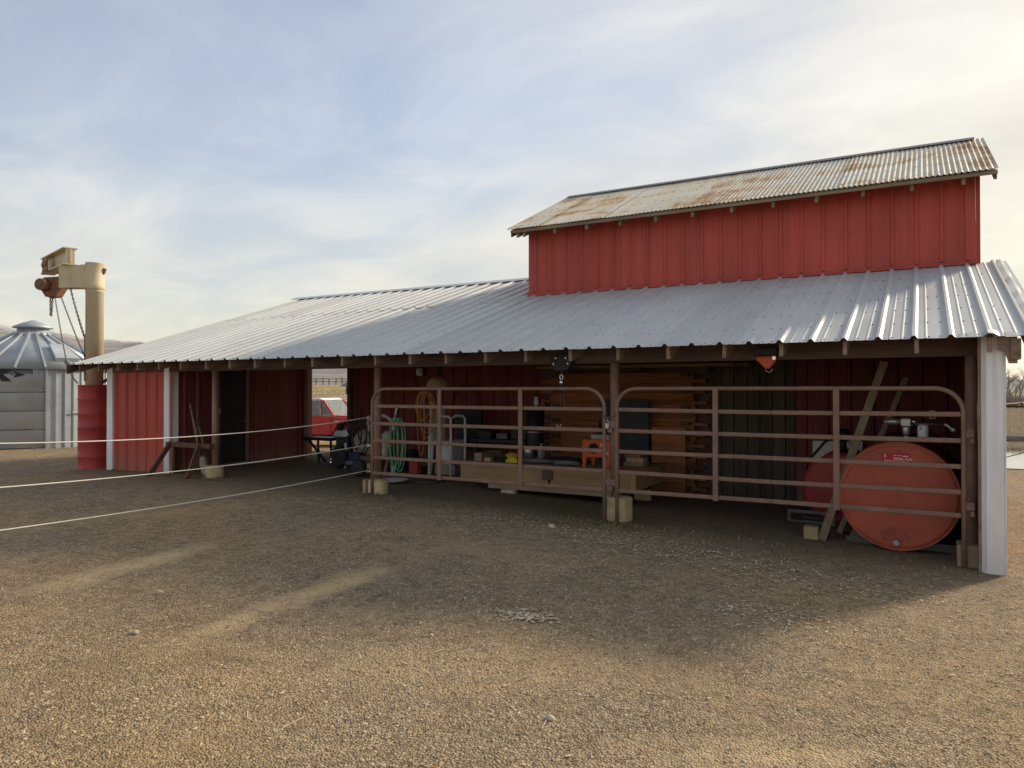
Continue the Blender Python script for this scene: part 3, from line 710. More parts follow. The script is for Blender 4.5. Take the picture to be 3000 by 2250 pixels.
# monitor (raised middle) : wall, eaves, corrugated roof
MX0, MX1, MZ0, MZ1 = -6.31, .655, 3.33, 4.66
b = MB(); b.box(MX0+.012, MX1-.012, WALL_Y+.002, WALL_Y+.06, MZ0+.02, MZ1+.05); mw = b.build('monitor_wall', M['barn_red'], B)
wall_run(mw, (MX0, WALL_Y-.002), 0, MX1-MX0-.12, MZ0+.05, MZ1, M['barn_red'], h=.024)
b = MB(); b.box(MX1-.13, MX1+.002, WALL_Y-.034, WALL_Y-.001, MZ0+.05, MZ1); b.box(MX1-.02, MX1+.002, WALL_Y-.001, WALL_Y+.14, MZ0+.05, MZ1); b.build('corner_trim', M['barn_red'], B, .003)
b = MB(); b.box(MX0-.004, MX1+.004, WALL_Y-.050, WALL_Y-.036, MZ0+.045, MZ0+.095); b.build('base_flashing', M['barn_red'], B, .003)
b = MB(); [b.box(MX0+.1524+i*.3048-.022, MX0+.1524+i*.3048+.022, WALL_Y-.051, WALL_Y-.036, MZ0+.096, MZ0+.106) for i in range(23)]; b.build('rib_closure', M['black'], B)
b = MB(); b.box(MX1+.004, MX1+.02, WALL_Y+.15, 15.95, -.2, 4.7); b.prism([(WALL_Y+.1, 4.6), (15.95, 4.6), (RIDGE_Y, 5.62)], MX1-.05, MX1+.003, lambda u, v, w: (w, u, v)); b.build('monitor_gable', M['barn_red'], B)
b = MB(); b.prism([(WALL_Y+.1, 4.6), (15.95, 4.6), (RIDGE_Y, 5.62)], MX0, MX0+.05, lambda u, v, w: (w, u, v)); b.build('monitor_gable', M['barn_red'], B)
CY0, CZ0 = 11.30, 4.535; CSL = (5.70-CZ0)/(RIDGE_Y-CY0); CTH = math.atan(CSL); CC, CS = math.cos(CTH), math.sin(CTH)
CX0, CX1 = -6.47, .875
dk = MB(); dk.prism([(CY0+.03, CZ0-.035+.03*CSL), (RIDGE_Y, 5.70-.04), (RIDGE_Y, 5.70-.012), (CY0+.03, CZ0-.012+.03*CSL)], CX0+.03, CX1-.03, lambda u, v, w: (w, u, v))
dk.prism([(RIDGE_Y+.002, 5.70-.04), (2*RIDGE_Y-CY0, CZ0-.035), (2*RIDGE_Y-CY0, CZ0-.012), (RIDGE_Y+.002, 5.70-.012)], CX0+.03, CX1-.03, lambda u, v, w: (w, u, v))
mr_ = dk.build('monitor_roof', M['rafter_wood'], B)
pit = .0677; cw = pit*10
prof = [(i*pit/8, .0085*math.cos(2*math.pi*i/8)) for i in range(81)]
CL = (RIDGE_Y-CY0)/CC
csheet = extrude_sheet(prof, lambda u, h, t: (u, t*CC-h*CS, t*CS+h*CC), [-.02, CL*.5, CL+.02], 'corrugated_sheet', M['rusty_iron'], .002)
for p_ in csheet.polygons: p_.use_smooth = False
nsh = int((CX1-CX0)/cw)+1; step = (CX1-CX0-cw)/(nsh-1)
step = round(step/pit)*pit
x0 = CX1-cw; i = 0
while x0 > CX0-cw*.3 and i < 14:
    place('corrugated_sheet', csheet, mr_, (x0, CY0+random.uniform(-.012, .012), CZ0+.012+(i % 2)*.0035), (random.uniform(-.0012, .0012), 0, random.uniform(-.002, .002))); x0 -= pit*9; i += 1
# nail heads
nl = MB()
for y in (CY0+.15, CY0+.75, CY0+1.35, CY0+1.95):
    xx = CX0+.05
    while xx < CX1-.03:
        z = CZ0+(y-CY0)*CSL+.024; nl.cyl((xx, y, z), (xx, y-.003, z+.006), .008, .006, 5); xx += pit*2
tag(nl.build('roof_nails', M['screw'], B), kind='stuff')
b = MB(); b.prism([(RIDGE_Y-.13, 5.70-.13*CSL+.036), (RIDGE_Y, 5.738), (RIDGE_Y+.13, 5.70-.13*CSL+.036), (RIDGE_Y+.13, 5.70-.13*CSL+.045), (RIDGE_Y, 5.752), (RIDGE_Y-.13, 5.70-.13*CSL+.045)], CX0, CX1-.13, lambda u, v, w: (w, u, v)); b.build('ridge_cap', M['ridge_steel'], B)
b = MB(); b.box(CX0+.02, CX1-.005, CY0+.02, CY0+.05, CZ0-.055, CZ0-.004); b.build('fascia_strip', M['skid_wood'], B)
rt = MB(); rt.prism([(CY0+.08, CZ0-.135), (WALL_Y-.002, CZ0+.03), (WALL_Y-.002, CZ0+.15), (CY0+.08, CZ0-.03)], -.022, .022, lambda u, v, w: (w, u-CY0, v-CZ0)); rtm = rt.mesh('rafter_tail', M['skid_wood'])
for i in range(12):
    place('rafter_tail', rtm, B, (MX1-.16-i*.6096, CY0, CZ0), (0, random.uniform(-.03, .03), 0))
place('rafter_tail', rtm, B, (MX0-.03, CY0, CZ0))
for xx in (CX0+.03, CX1-.03):
    b = MB(); b.prism([(CY0+.05, CZ0-.12), (RIDGE_Y, 5.70-.13), (RIDGE_Y, 5.70-.05), (CY0+.05, CZ0-.04)], xx-.018, xx+.018, lambda u, v, w: (w, u, v)); b.build('barge_board', M['dark_beam'], B)
b = MB(); b.tube([(MX1-.018, WALL_Y-.042, 4.66), (MX1-.014, WALL_Y-.041, 4.3), (MX1-.008, WALL_Y-.041, 3.95)], .0035, 5); b.build('white_wire', M['white'], B)
# meter box and outlet on the back wall
b = MB(); b.box(-8.81, -8.66, WALL_Y-.12, WALL_Y-.02, 1.93, 2.10); mbx = b.build('meter_box', M['steel'], B, .015)
b = MB(); b.cyl((-8.735, WALL_Y-.12, 2.02), (-8.735, WALL_Y-.15, 2.02), .045); b.build('meter_dial', M['white'], mbx)
b = MB(); b.box(.085, .165, WALL_Y-.06, WALL_Y-.016, 1.245, 1.37); ob = b.build('outlet_box', M['steel'], B, .006)
b = MB(); b.cyl((.125, WALL_Y-.06, 1.29), (.125, WALL_Y-.075, 1.29), .028); b.build('outlet_face', M['black'], ob)
b = MB(); b.tube([(-8.3, WALL_Y-.04, 3.0), (-8.3, WALL_Y-.04, .3)], .012, 6); b.build('conduit', M['dark_steel'], B)

# ------------------------------------------------------------------ corral panels closing the bays
def corral_panel(x0, x1, label):
    t = thing('corral_panel', label, 'gate', (x0, 8.2, ground(x0, 8.2)), 'corral panels across the open bays')
    Y = 8.20; zt, zb = 1.668, .445; r = .24
    fr = MB(); pts = [(x0, Y, ground(x0, Y)+.01)]
    pts += [(x0, Y, zb+.3)]
    for i in range(9):
        a = math.pi-i*math.pi/16; pts.append((x0+r+r*math.cos(a), Y, zt-r+r*math.sin(a)))
    for i in range(9):
        a = math.pi/2-i*math.pi/16; pts.append((x1-r+r*math.cos(a), Y, zt-r+r*math.sin(a)))
    pts += [(x1, Y, zb+.3), (x1, Y, ground(x1, Y)+.01)]
    fr.tube(pts, .0235, 10); fr.build('frame', M['panel_brown'], t)
    for z in (1.417, 1.163, .913, .668, .442):
        m = MB(); sg = random.uniform(-.014, .010)
        m.bar((x0+.023, Y, z), ((x0+x1)/2, Y, z+sg), .030, .047); m.bar(((x0+x1)/2+.0005, Y, z+sg), (x1-.023, Y, z), .030, .047)
        m.build('rail', M['panel_brown'], t, .008)
    L = x1-x0
    for k in (1/3, 2/3):
        m = MB(); xx = x0+L*k+(.0 if k < .5 else .06)
        m.box(xx-.030, xx+.030, Y-.034, Y-.0175, .41, 1.672); m.build('upright', M['panel_brown'], t, .004)
    for z in (1.20, .50):
        for xx, s in ((x0, -1), (x1, 1)):
            m = MB(); m.box(min(xx+s*.02, xx+s*.085), max(xx+s*.02, xx+s*.085), Y-.02, Y+.02, z, z+.075); m.box(min(xx+s*.05, xx+s*.085), max(xx+s*.05, xx+s*.085), Y-.024, Y+.024, z-.06, z-.01)
            m.build('pin_bracket', M['panel_brown'], t, .003)
    return t
corral_panel(-7.00, -3.36, 'brown steel corral panel left of the middle post, closing the bay with the wooden platform')
pan2 = corral_panel(-3.20, .345, 'brown steel corral panel right of the middle post, in front of the red fuel tank')
lk = thing('padlock', 'small steel padlock on a chain between the two corral panels', 'padlock', (-3.31, 8.17, 1.19))
m = MB(); m.box(-3.335, -3.285, 8.155, 8.185, 1.185, 1.25); m.build('lock_body', M['steel'], lk, .006)
m = MB(); m.tube([(-3.325, 8.17, 1.25), (-3.325, 8.17, 1.28), (-3.31, 8.17, 1.295), (-3.295, 8.17, 1.28), (-3.295, 8.17, 1.25)], .005, 6); m.build('shackle', M['chrome'], lk)
def chain_mesh(mb, a, b, link=.05, r=.0065, sag=0.0, wdt=.4):
    a, b = Vector(a), Vector(b); n = max(2, int((b-a).length/(link*.74)))
    for i in range(n):
        t = (i+.5)/n; c = a.lerp(b, t)+Vector((0, 0, -sag*4*t*(1-t))); t2 = t+.01
        d = (a.lerp(b, t2)+Vector((0, 0, -sag*4*t2*(1-t2)))-c).normalized(); u = d.orthogonal().normalized()
        if i % 2: u = d.cross(u)
        hl = link*.5; hw = link*.5*wdt*1.4
        mb.tube([c+d*hl*math.cos(q)+u*hw*math.sin(q) for q in [2*math.pi*k/8 for k in range(9)]], r, 5, False)
    return mb
m = MB(); chain_mesh(m, (-3.38, 8.165, 1.36), (-3.20, 8.165, 1.37), .045, .006, .05); m2 = m
tag(m.build('lock_chain', M['chain']), 'short dark chain looped over the post between the two corral panels', 'chain')

# white ropes from the left panel out to the yard
pr = thing('fence_post', 'steel fence post holding the far ends of the white ropes at the yard edge', 'post', (-6.9, 2.52, 0))
m = MB(); m.box(-6.93, -6.87, 2.49, 2.55, -.3, 1.5); m.build('stake', M['dark_steel'], pr, .004); m = MB(); m.box(-6.945, -6.855, 2.475, 2.565, 1.5, 1.52); m.build('cap', M['dark_steel'], pr)
for (z0, z1, sag, lab) in ((1.243, 1.235, .10, 'top'), (.838, .84, .065, 'middle'), (.462, .46, .045, 'bottom')):
    a, b = Vector((-7.12, 8.19, z0)), Vector((-6.9, 2.49, z1)); n = 40
    pts = [a.lerp(b, i/n)+Vector((0, 0, -sag*4*(i/n)*(1-i/n))) for i in range(n+1)]
    t = thing('rope_line', 'white rope stretched across the yard to the corral panel, %s of the three' % lab, 'rope', a, 'white ropes across the yard')
    m = MB(); m.tube(pts, .0058, 6); m.build('rope', M['rope'], t)
    m = MB(); m.tube([a+Vector((.10, .0, .0)), a+Vector((.05, 0, .012)), a, a+Vector((.05, 0, -.012)), a+Vector((.10, 0, 0))], .008, 6); m.build('knot', M['rope'], t)

# ------------------------------------------------------------------ round fuel tank behind the right panel
ft = thing('fuel_tank', 'large round faded red fuel tank lying behind the right corral panel', 'tank', (-.22, 8.7, ground(-.2, 8.7)))
TC = Vector((-.226, 8.66, .530)); TR = .568
m = MB(); m.lathe([(0, .012), (TR*.5, .010), (TR*.9, .004), (TR*.985, .0), (TR, -.02), (TR, -.06), (TR, -2.4), (TR*.9, -2.44), (0, -2.46)], TC, 56, 'y'); m.build('shell', M['tank_red'], ft)
m = MB(); m.lathe([(TR+.004, .0), (TR+.004, -.05)], TC, 56, 'y'); m.build('end_rim', M['tank_red'], ft)
for (x, z, r, mt, nm) in ((-.245, .045, .034, 'steel', 'drain_plug'), (-.222, 1.005, .016, 'hoist_rust', 'rivet'), (-.237, .535, .017, 'hoist_rust', 'rivet')):
    m = MB(); m.cyl((x, 8.665, z), (x, 8.60 if nm == 'drain_plug' else 8.638, z), r, r*.9, 14); m.build(nm, M[mt], ft)
m = MB(); m.tube([(TC.x+TR*.93*math.cos(q), 8.656, TC.z+TR*.93*math.sin(q)) for q in [2*math.pi*k/56 for k in range(57)]], .005, 5, False); m.build('weld_seam', M['tank_red'], ft)
worn('tank_stain', (.35, .078, .047), .5, .3, .6, (.12, .045, .03))
m = MB(); pol = []
for k in range(28):
    q = 2*math.pi*k/28; rr_ = .125*(1+.10*math.sin(3*q)+.06*math.sin(7*q+1))
    pol.append((-.255+rr_*math.cos(q)*1.05, max(.055, .085+rr_*math.sin(q)) if abs(math.cos(q)) < .8 else max(.045, .085+rr_*math.sin(q))))
m.prism(pol, 8.6535, 8.6555, lambda u, v, w: (u, w-.0042, v)); m.build('fuel_stain', M['tank_stain'], ft)
stk = MB(); stk.box(-.374, -.110, 8.6475, 8.6515, .872, .985); sk = stk.build('sticker', M['sticker_red'], ft)
def text_part(body, size, loc, rot, mat, parent, name, align='LEFT'):
    cu = D.curves.new(name, 'FONT'); cu.body = body; cu.size = size; cu.extrude = .0004; cu.align_x = align; cu.offset = size*.012
    to = D.objects.new(name, cu); COL.objects.link(to)
    me = D.meshes.new_from_object(to.evaluated_get(bpy.context.evaluated_depsgraph_get())); D.objects.remove(to, do_unlink=True); D.curves.remove(cu)
    me.materials.append(mat); o = D.objects.new(name, me); COL.objects.link(o); o.parent = parent
    o.location = Vector(loc)-base_of(parent); o.rotation_euler = rot; return o
text_part('DIESEL FUEL', .033, (-.268, 8.6468, .917), (R(90), R(2), 0), M['print_white'], sk, 'lettering')
text_part('OFF ROAD', .033, (-.338, 8.6468, .888), (R(90), R(2), 0), M['print_white'], sk, 'lettering')
text_part('DIESEL', .026, (-.200, 8.6468, .887), (R(90), R(2), 0), M['print_white'], sk, 'lettering')
m = MB()
for x0, x1, z0, z1 in ((-.352, -.343, .935, .968), (-.268, -.245, .958, .963), (-.235, -.222, .957, .962), (-.215, -.195, .956, .961), (-.185, -.130, .952, .960), (-.348, -.343, .888, .918)): m.box(x0, x1, 8.6462, 8.6472, z0, z1)
tag(m.build('worn_lettering', M['print_white'], sk), kind='stuff')
for yy in (8.9, 10.6):
    m = MB(); m.box(-.75, .32, yy, yy+.09, ground(-.2, yy)-.1, .02); m.prism([(-.72, .02), (-.45, .02), (-.62, .22)], yy, yy+.09, lambda u, v, w: (u, w, v)); m.build('cradle', M['dark_steel'], ft)
# pump on the tank
pu = thing('fuel_pump', 'grey fuel transfer pump with white filter on top of the large red tank', 'pump', (-.15, 8.95, 1.09))
m = MB(); m.cyl((-.352, 8.95, 1.305), (-.205, 8.95, 1.305), .034, None, 18); m.cyl((-.366, 8.95, 1.305), (-.352, 8.95, 1.305), .027, .033, 18); m.build('motor', M['steel'], pu)
m = MB(); m.box(-.205, -.105, 8.90, 9.0, 1.255, 1.345); m.cyl((-.155, 8.95, 1.255), (-.155, 8.95, 1.16), .042, .036, 14); m.cyl((-.155, 8.95, 1.16), (-.155, 8.95, 1.06), .026, None, 12); m.build('pump_body', M['steel'], pu, .012)
m = MB(); m.cyl((-.10, 8.93, 1.31), (-.06, 8.93, 1.31), .022); m.build('cap', M['chrome'], pu)
m = MB(); m.cyl((-.105, 8.95, 1.28), (.20, 8.95, 1.285), .016, None, 10); m.build('pipe', M['dark_steel'], pu)
m = MB(); m.lathe([(.05, 0), (.052, .005), (.052, .105), (.048, .12), (.03, .128), (.0, .13)], (.005, 8.95, 1.148), 24); fl_ = m.build('filter', M['white'], pu)
m = MB(); [m.box(-.028, -.004, 8.8955, 8.8985, z, z+.007) for z in (1.262-.01, 1.240, 1.227)]; tag(m.build('filter_print', M['dark_steel'], fl_), kind='stuff')
m = MB(); m.tube([(.20, 8.95, 1.285), (.225, 8.95, 1.28), (.265, 8.94, 1.245), (.29, 8.94, 1.225)], .02, 10); m.cyl((.27, 8.94, 1.243), (.305, 8.938, 1.213), .028, .025, 12); m.build('nozzle', M['steel'], pu)
m = MB(); m.tube([(-.155, 8.99, 1.2), (-.05, 9.2, 1.25), (.2, 9.4, 1.1), (.42, 9.3, .8), (.46, 9.1, .5)], .016, 8); m.build('fuel_hose', M['rubber'], pu)
# second smaller tank behind
t2 = thing('fuel_tank', 'smaller dark red tank standing behind the large fuel tank, with a hand pump on top', 'tank', (-.95, 10.5, ground(-.95, 10.5)))
m = MB(); m.lathe([(0, .0), (.40, -.02), (.455, -.06), (.455, -1.05), (.40, -1.09), (0, -1.11)], (-.95, 10.35, .36), 40, 'y'); m.build('shell', M['drum_red'], t2)
for yy in (10.45, 11.1):
    m = MB(); m.box(-1.40, -.55, yy, yy+.08, ground(-1, yy)-.1, -.05); m.build('cradle', M['dark_steel'], t2)
m = MB(); m.cyl((-.93, 10.6, .80), (-.93, 10.6, 1.02), .05); m.blob((-.93, 10.6, 1.05), (.11, .1, .09), 2, .2); m.build('hand_pump', M['black'], t2)
m = MB(); m.cyl((-.80, 10.55, .92), (-.80, 10.55, 1.06), .05); m.build('filter', M['canvas'], t2)
m = MB(); m.tube([(-.95, 10.6, 1.05), (-1.15, 10.6, .95), (-1.35, 10.7, .7)], .018, 8); m.build('hose', M['rubber'], t2)
m = MB(); m.box(-1.42, -.75, 11.55, 11.62, .60, .90); tag(m.build('flat_board', M['white'], None, .006), 'white flat panel leaning on the back wall behind the smaller tank', 'panel')
# boards leaning between the tanks
for a, b, w, lab in (((-.985, 8.75, ground(-1, 8.75)), (-.375, 9.25, 1.97), .085, 'long board leaning in front of the smaller tank, nearest the yard'), ((-.86, 9.35, ground(-.9, 9.35)), (-.17, 9.95, 1.80), .06, 'thinner board leaning behind the long board between the two tanks')):
    m = MB(); m.bar(a, b, w, .035, (0, -1, .2)); tag(m.build('leaning_board', M['board_z'], None, .003), lab, 'board', 'boards leaning by the tanks')
m = MB(); m.box(-1.17, -1.02, 8.72, 8.86, ground(-1.1, 8.8)-.01, ground(-1.1, 8.8)+.135); tag(m.build('wood_block', M['pale_wood'], None, .006), 'pale sawn wood block on the ground at the foot of the leaning board', 'block')
fr = thing('steel_rack', 'low rusty steel frame on the ground under the smaller tank', 'frame', (-1.3, 10.2, ground(-1.3, 10.2)))
gz = ground(-1.3, 10.2)
for a, b in (((-1.52, 9.9, gz+.16), (-.95, 9.9, gz+.16)), ((-1.52, 9.9, gz+.03), (-.95, 9.9, gz+.03))):
    m = MB(); m.bar(a, b, .04, .04); m.build('side_rail', M['dark_steel'], fr)
for xx in (-1.5, -.97):
    m = MB(); m.bar((xx, 9.9, gz), (xx, 9.9, gz+.16), .035, .035); m.bar((xx, 9.92, gz+.14), (xx, 10.3, gz+.14), .035, .03); m.build('leg', M['dark_steel'], fr)

# ------------------------------------------------------------------ hoists on the header
hz = thing('beam_trolley', 'black steel beam trolley with four bright bolts and a hook hanging beside the middle post', 'hoist', (-3.98, 8.3, 1.85))
m = MB(); m.prism([(-4.12, 2.10), (-4.14, 1.99), (-4.06, 1.90), (-3.90, 1.90), (-3.83, 1.99), (-3.85, 2.10)], 8.28, 8.36, lambda u, v, w: (u, w, v)); m.build('plate', M['black'], hz, .006)
for xx, z in ((-4.055, 2.055), (-3.915, 2.055), (-4.085, 1.985), (-3.885, 1.985)):
    m = MB(); m.cyl((xx, 8.28, z), (xx, 8.266, z), .015, .013, 6); m.build('bolt', M['steel'], hz)
m = MB(); m.tube([(-3.985, 8.3, 1.90), (-3.985, 8.3, 1.84)], .007, 6); m.build('shank', M['dark_steel'], hz)
m = MB(); m.tube([(-3.985+.022*math.cos(q), 8.3, 1.815+.033*math.sin(q)) for q in [2*math.pi*k/10 for k in range(11)]], .008, 6, False); m.build('eye', M['chrome'], hz)
m = MB(); m.lathe([(.012, 0), (.026, .01), (.028, .05), (.014, .065)], (-3.985, 8.3, 1.715), 12); m.build('swivel', M['chrome'], hz)
m = MB(); m.tube([(-4.0, 8.3, 1.715), (-4.01, 8.32, 1.45), (-4.01, 8.33, 1.22)], .004, 5); m.tube([(-3.97, 8.3, 1.715), (-3.955, 8.32, 1.45), (-3.965, 8.33, 1.22)], .004, 5); m.build('cable', M['dark_steel'], hz)
m = MB(); m.tube([(-4.01, 8.33, 1.22), (-4.01, 8.33, 1.19), (-4.035, 8.33, 1.165), (-4.06, 8.33, 1.19), (-4.055, 8.33, 1.215)], .009, 6); m.build('hook', M['steel'], hz)
rh = thing('beam_trolley', 'red beam trolley with a wire loop hanging under the header above the right corral panel', 'hoist', (-1.5, 8.3, 1.85))
m = MB(); m.prism([(-1.60, 2.02), (-1.60, 1.985), (-1.50, 1.885), (-1.46, 1.885), (-1.39, 1.97), (-1.385, 2.03)], 8.28, 8.36, lambda u, v, w: (u, w, v)); m.build('housing', M['orange'], rh, .015)
m = MB(); m.box(-1.61, -1.38, 8.275, 8.365, 2.03, 2.11); m.build('bracket', M['black'], rh, .004)
m = MB(); m.cyl((-1.405, 8.28, 2.0), (-1.405, 8.262, 2.0), .02); m.build('bolt', M['chrome'], rh)
m = MB(); m.tube([(-1.50, 8.31, 1.89), (-1.495, 8.31, 1.86), (-1.465, 8.31, 1.845), (-1.435, 8.31, 1.86), (-1.435, 8.31, 1.90)], .005, 6); m.build('wire_loop', M['steel'], rh)

# ------------------------------------------------------------------ wooden platform and what lies on it
pf = thing('wooden_platform', 'low wooden platform of heavy timber on skids behind the left corral panel', 'platform', (-4.9, 9.9, ground(-4.9, 9.9)))
def bx(name, mat, parent, x0, x1, y0, y1, z0, z1, bev=.004):
    m = MB(); m.box(x0, x1, y0, y1, z0, z1); return m.build(name, M[mat], parent, bev)
bx('front_timber', 'platform_wood', pf, -6.12, -4.70, 9.33, 9.42, .285, .555); bx('front_timber', 'platform_wood', pf, -4.66, -3.46, 9.33, 9.42, .285, .555)
bx('joint_block', 'dark_beam', pf, -4.78, -4.62, 9.295, 9.328, .36, .50)
bx('end_timber', 'platform_wood', pf, -3.46, -3.37, 9.335, 10.7, .285, .55); bx('end_timber', 'platform_wood', pf, -6.21, -6.12, 9.335, 10.7, .285, .55)
for i in range(7): bx('deck_plank', 'board_x', pf, -6.11, -3.47, 9.425+i*.18, 9.425+i*.18+.172, .515, .548, .003)
for y in (9.40, 10.4): bx('skid', 'skid_wood', pf, -5.75, -3.62, y, y+.10, .165, .275)
for xx in (-5.55, -3.8):
    for y in (9.42, 10.42): bx('rock_foot', 'rock', pf, xx, xx+.25, y, y+.12, ground(xx, y)-.03, .164, .03)
it = 'things on the platform'
DZ = .549
o = tag(bx('timber_offcut', 'skid_wood', None, -6.06, -5.93, 9.5, 10.1, DZ, DZ+.13), 'grey timber offcut lying at the left end of the platform', 'block', it)
o = tag(bx('timber_offcut', 'pale_wood', None, -5.90, -5.78, 9.52, 9.62, DZ, DZ+.06), 'small pale wood offcut beside the grey timber on the platform', 'block', it)
br = thing('deck_brush', 'bright yellow brush with stiff bristles lying on the platform', 'brush', (-5.42, 9.55, DZ), it)
m = MB(); m.prism([(-.10, 0), (.10, .0), (.11, .05), (.06, .085), (-.06, .07), (-.10, .03)], 9.52, 9.60, lambda u, v, w: (-5.42+u, w, DZ+v)); m.build('head', M['yellow'], br, .008)
for i in range(7):
    m = MB(); a = R(150-i*18); m.bar((-5.42+.06*math.cos(a), 9.56, DZ+.06+.02*math.sin(a)), (-5.42+.13*math.cos(a), 9.56, DZ+.06+.10*math.sin(a)), .012, .012, (0, 1, 0)); m.build('bristle', M['yellow'], br)
for i, (x0, x1, y, r, lab) in enumerate(((-5.28, -4.72, 9.62, .035, 'short grey branch lying left of the dark cloth on the platform'), (-4.70, -4.30, 9.56, .035, 'stubby branch lying in front of the dark cloth on the platform'))):
    m = MB(); m.tube([(x0, y, DZ+r), ((x0+x1)/2, y-.02, DZ+r+.01), (x1, y+.03, DZ+r)], [r, r*1.05, r*.8], 9); tag(m.build('branch', M['log_grey']), lab, 'branch', it)
m = MB(); nx_, ny_ = 22, 12; vs_ = []
for j in range(ny_):
    for i in range(nx_):
        xx = -5.12+i*.035; yy = 9.66+j*.05; e = min(i, j, nx_-1-i, ny_-1-j)
        vs_.append((xx, yy, DZ+.006+min(1, e/2)*(.03+.07*abs(mnoise.noise(Vector((xx*7, yy*5, 0))))+.04*abs(mnoise.noise(Vector((xx*17, yy*9, 3)))))))
m.add(vs_, [(j*nx_+i, j*nx_+i+1, (j+1)*nx_+i+1, (j+1)*nx_+i) for j in range(ny_-1) for i in range(nx_-1)], True)
o = m.build('dark_cloth', M['blue_cloth']); mo = o.modifiers.new('s', 'SOLIDIFY'); mo.thickness = .006
tag(o, 'crumpled dark blue cloth heaped on the platform', 'cloth', it)
m = MB(); m.tube([(-5.75+.18*math.cos(q), 9.75+.10*math.sin(q), DZ+.02+.01*math.sin(3*q)) for q in [2*math.pi*k/24 for k in range(25)]], .014, 6, False); m.tube([(-5.7+.14*math.cos(q), 9.78+.09*math.sin(q), DZ+.045+.01*math.sin(2*q)) for q in [2*math.pi*k/24 for k in range(25)]], .014, 6, False)
tag(m.build('rope_coil', M['rubber']), 'coil of dark hose lying on the platform behind the yellow brush', 'hose', it)
ht = thing('orange_heater', 'orange metal box on legs with a round hole, on the platform', 'heater', (-4.0, 9.55, DZ), it)
m = MB(); m.box(-4.22, -3.79, 9.46, 9.85, .70, .95); m.build('housing', M['orange'], ht, .008)
for xx in (-4.215, -3.85):
    m = MB(); m.prism([(xx, .70), (xx+.065, .70), (xx+.035, DZ), (xx, DZ)], 9.465, 9.50, lambda u, v, w: (u, w, v)); m.build('leg', M['orange'], ht)
    m = MB(); m.prism([(xx, .70), (xx+.065, .70), (xx+.035, DZ), (xx, DZ)], 9.80, 9.84, lambda u, v, w: (u, w, v)); m.build('leg', M['orange'], ht)
m = MB(); m.lathe([(.07, .002), (.074, .008), (.05, .010), (.048, .003), (0, .003)], (-4.04, 9.462, .83), 24, 'y'); m.build('round_opening', M['black'], ht)
m = MB(); m.prism([(-3.93, .86), (-3.90, .86), (-3.93, .915)], 9.455, 9.459, lambda u, v, w: (u, w, v)); m.box(-3.90, -3.82, 9.455, 9.459, .755, .775); m.build('white_tag', M['white'], ht)
m = MB(); m.box(-4.10, -3.82, 9.5, 9.8, .951, 1.02); m.build('top_tray', M['canvas'], ht, .01)
m = MB(); m.tube([(-4.12, 9.6, 1.0), (-4.02, 9.6, 1.06), (-3.9, 9.65, 1.05), (-3.8, 9.6, 1.02), (-3.75, 9.55, .9)], .012, 6); m.build('cable', M['rubber'], ht)
for i, (x0, y0, z0, w, d, h, mt, lab) in enumerate(((-3.78, 9.95, DZ, .30, .22, .06, 'skid_wood', 'flat wood offcut at the bottom of the small stack on the platform right end'), (-3.75, 9.97, DZ+.061, .26, .18, .06, 'pale_wood', 'pale wood offcut in the middle of the small stack on the platform right end'), (-3.77, 9.96, DZ+.122, .24, .2, .05, 'board_x', 'brown wood offcut on top of the small stack on the platform right end'))):
    tag(bx('wood_offcut', mt, None, x0, x0+w, y0, y0+d, z0, z0+h), lab, 'block', it)
m = MB(); m.lathe([(.07, 0), (.085, .02), (.09, .16), (.07, .19), (0, .195)], (-5.55, 10.35, DZ), 16); tag(m.build('paint_can', M['steel']), 'dented steel paint can standing on the platform behind the branches', 'can', it)
m = MB(); m.lathe([(.06, 0), (.06, .17), (.025, .21), (.02, .25), (0, .25)], (-5.30, 10.3, DZ), 14); tag(m.build('jug', M['canvas']), 'grey plastic jug beside the steel paint can on the platform', 'jug', it)
for x, z, mt, lab in ((-6.12, 1.45, 'white', 'small white tool hanging on the red wall above the bench'), (-5.98, 1.42, 'drum_red', 'small red tool hanging beside the white one on the red wall')):
    m = MB(); m.prism([(x-.03, z+.08), (x+.03, z+.08), (x+.05, z-.06), (x-.01, z-.10), (x-.05, z-.04)], WALL_Y-.08, WALL_Y-.045, lambda u, v, w: (u, w, v)); tag(m.build('hand_tool', M[mt], None, .004), lab, 'tool')
# dark things against the crib wall
tag(bx('steel_plate', 'door_dark', None, -4.74, -3.90, 11.42, 11.46, .30, 1.50), 'large black plate standing against the plank wall behind the middle post', 'plate')
tag(bx('plywood_sheet', 'crib_wood', None, -5.52, -4.80, 11.46, 11.49, .20, 1.12), 'orange brown plywood sheet leaning on the plank wall above the platform', 'plywood')
tag(bx('plywood_sheet', 'crib_wood', None, -3.86, -3.30, 11.44, 11.47, -.05, 1.05), 'brown plywood sheet leaning on the plank wall right of the black plate', 'plywood')
bb = thing('bucket_stack', 'tall black container standing on the platform rear edge left of the plywood', 'container', (-5.72, 10.8, .1))
m = MB(); m.lathe([(.12, .1), (.15, .75), (.155, 1.32), (.0, 1.33)], (-5.70, 10.85, 0), 20); m.build('body', M['black'], bb); m = MB(); m.lathe([(.157, .93), (.163, .94), (.163, .955), (.157, .96)], (-5.70, 10.85, 0), 20); m.build('band', M['steel'], bb)
bg_ = thing('work_bench', 'dark low bench loaded with black odds and ends along the red back wall', 'bench', (-6.5, 11.2, .1))
bx('bench_top', 'black', bg_, -7.1, -5.95, 10.95, 11.6, .72, .78); [bx('leg', 'black', bg_, xx, xx+.07, 11.0, 11.07, .05, .719) for xx in (-7.05, -6.05)]
bx('shelf', 'black', bg_, -7.05, -6.0, 11.05, 11.6, .35, .39)
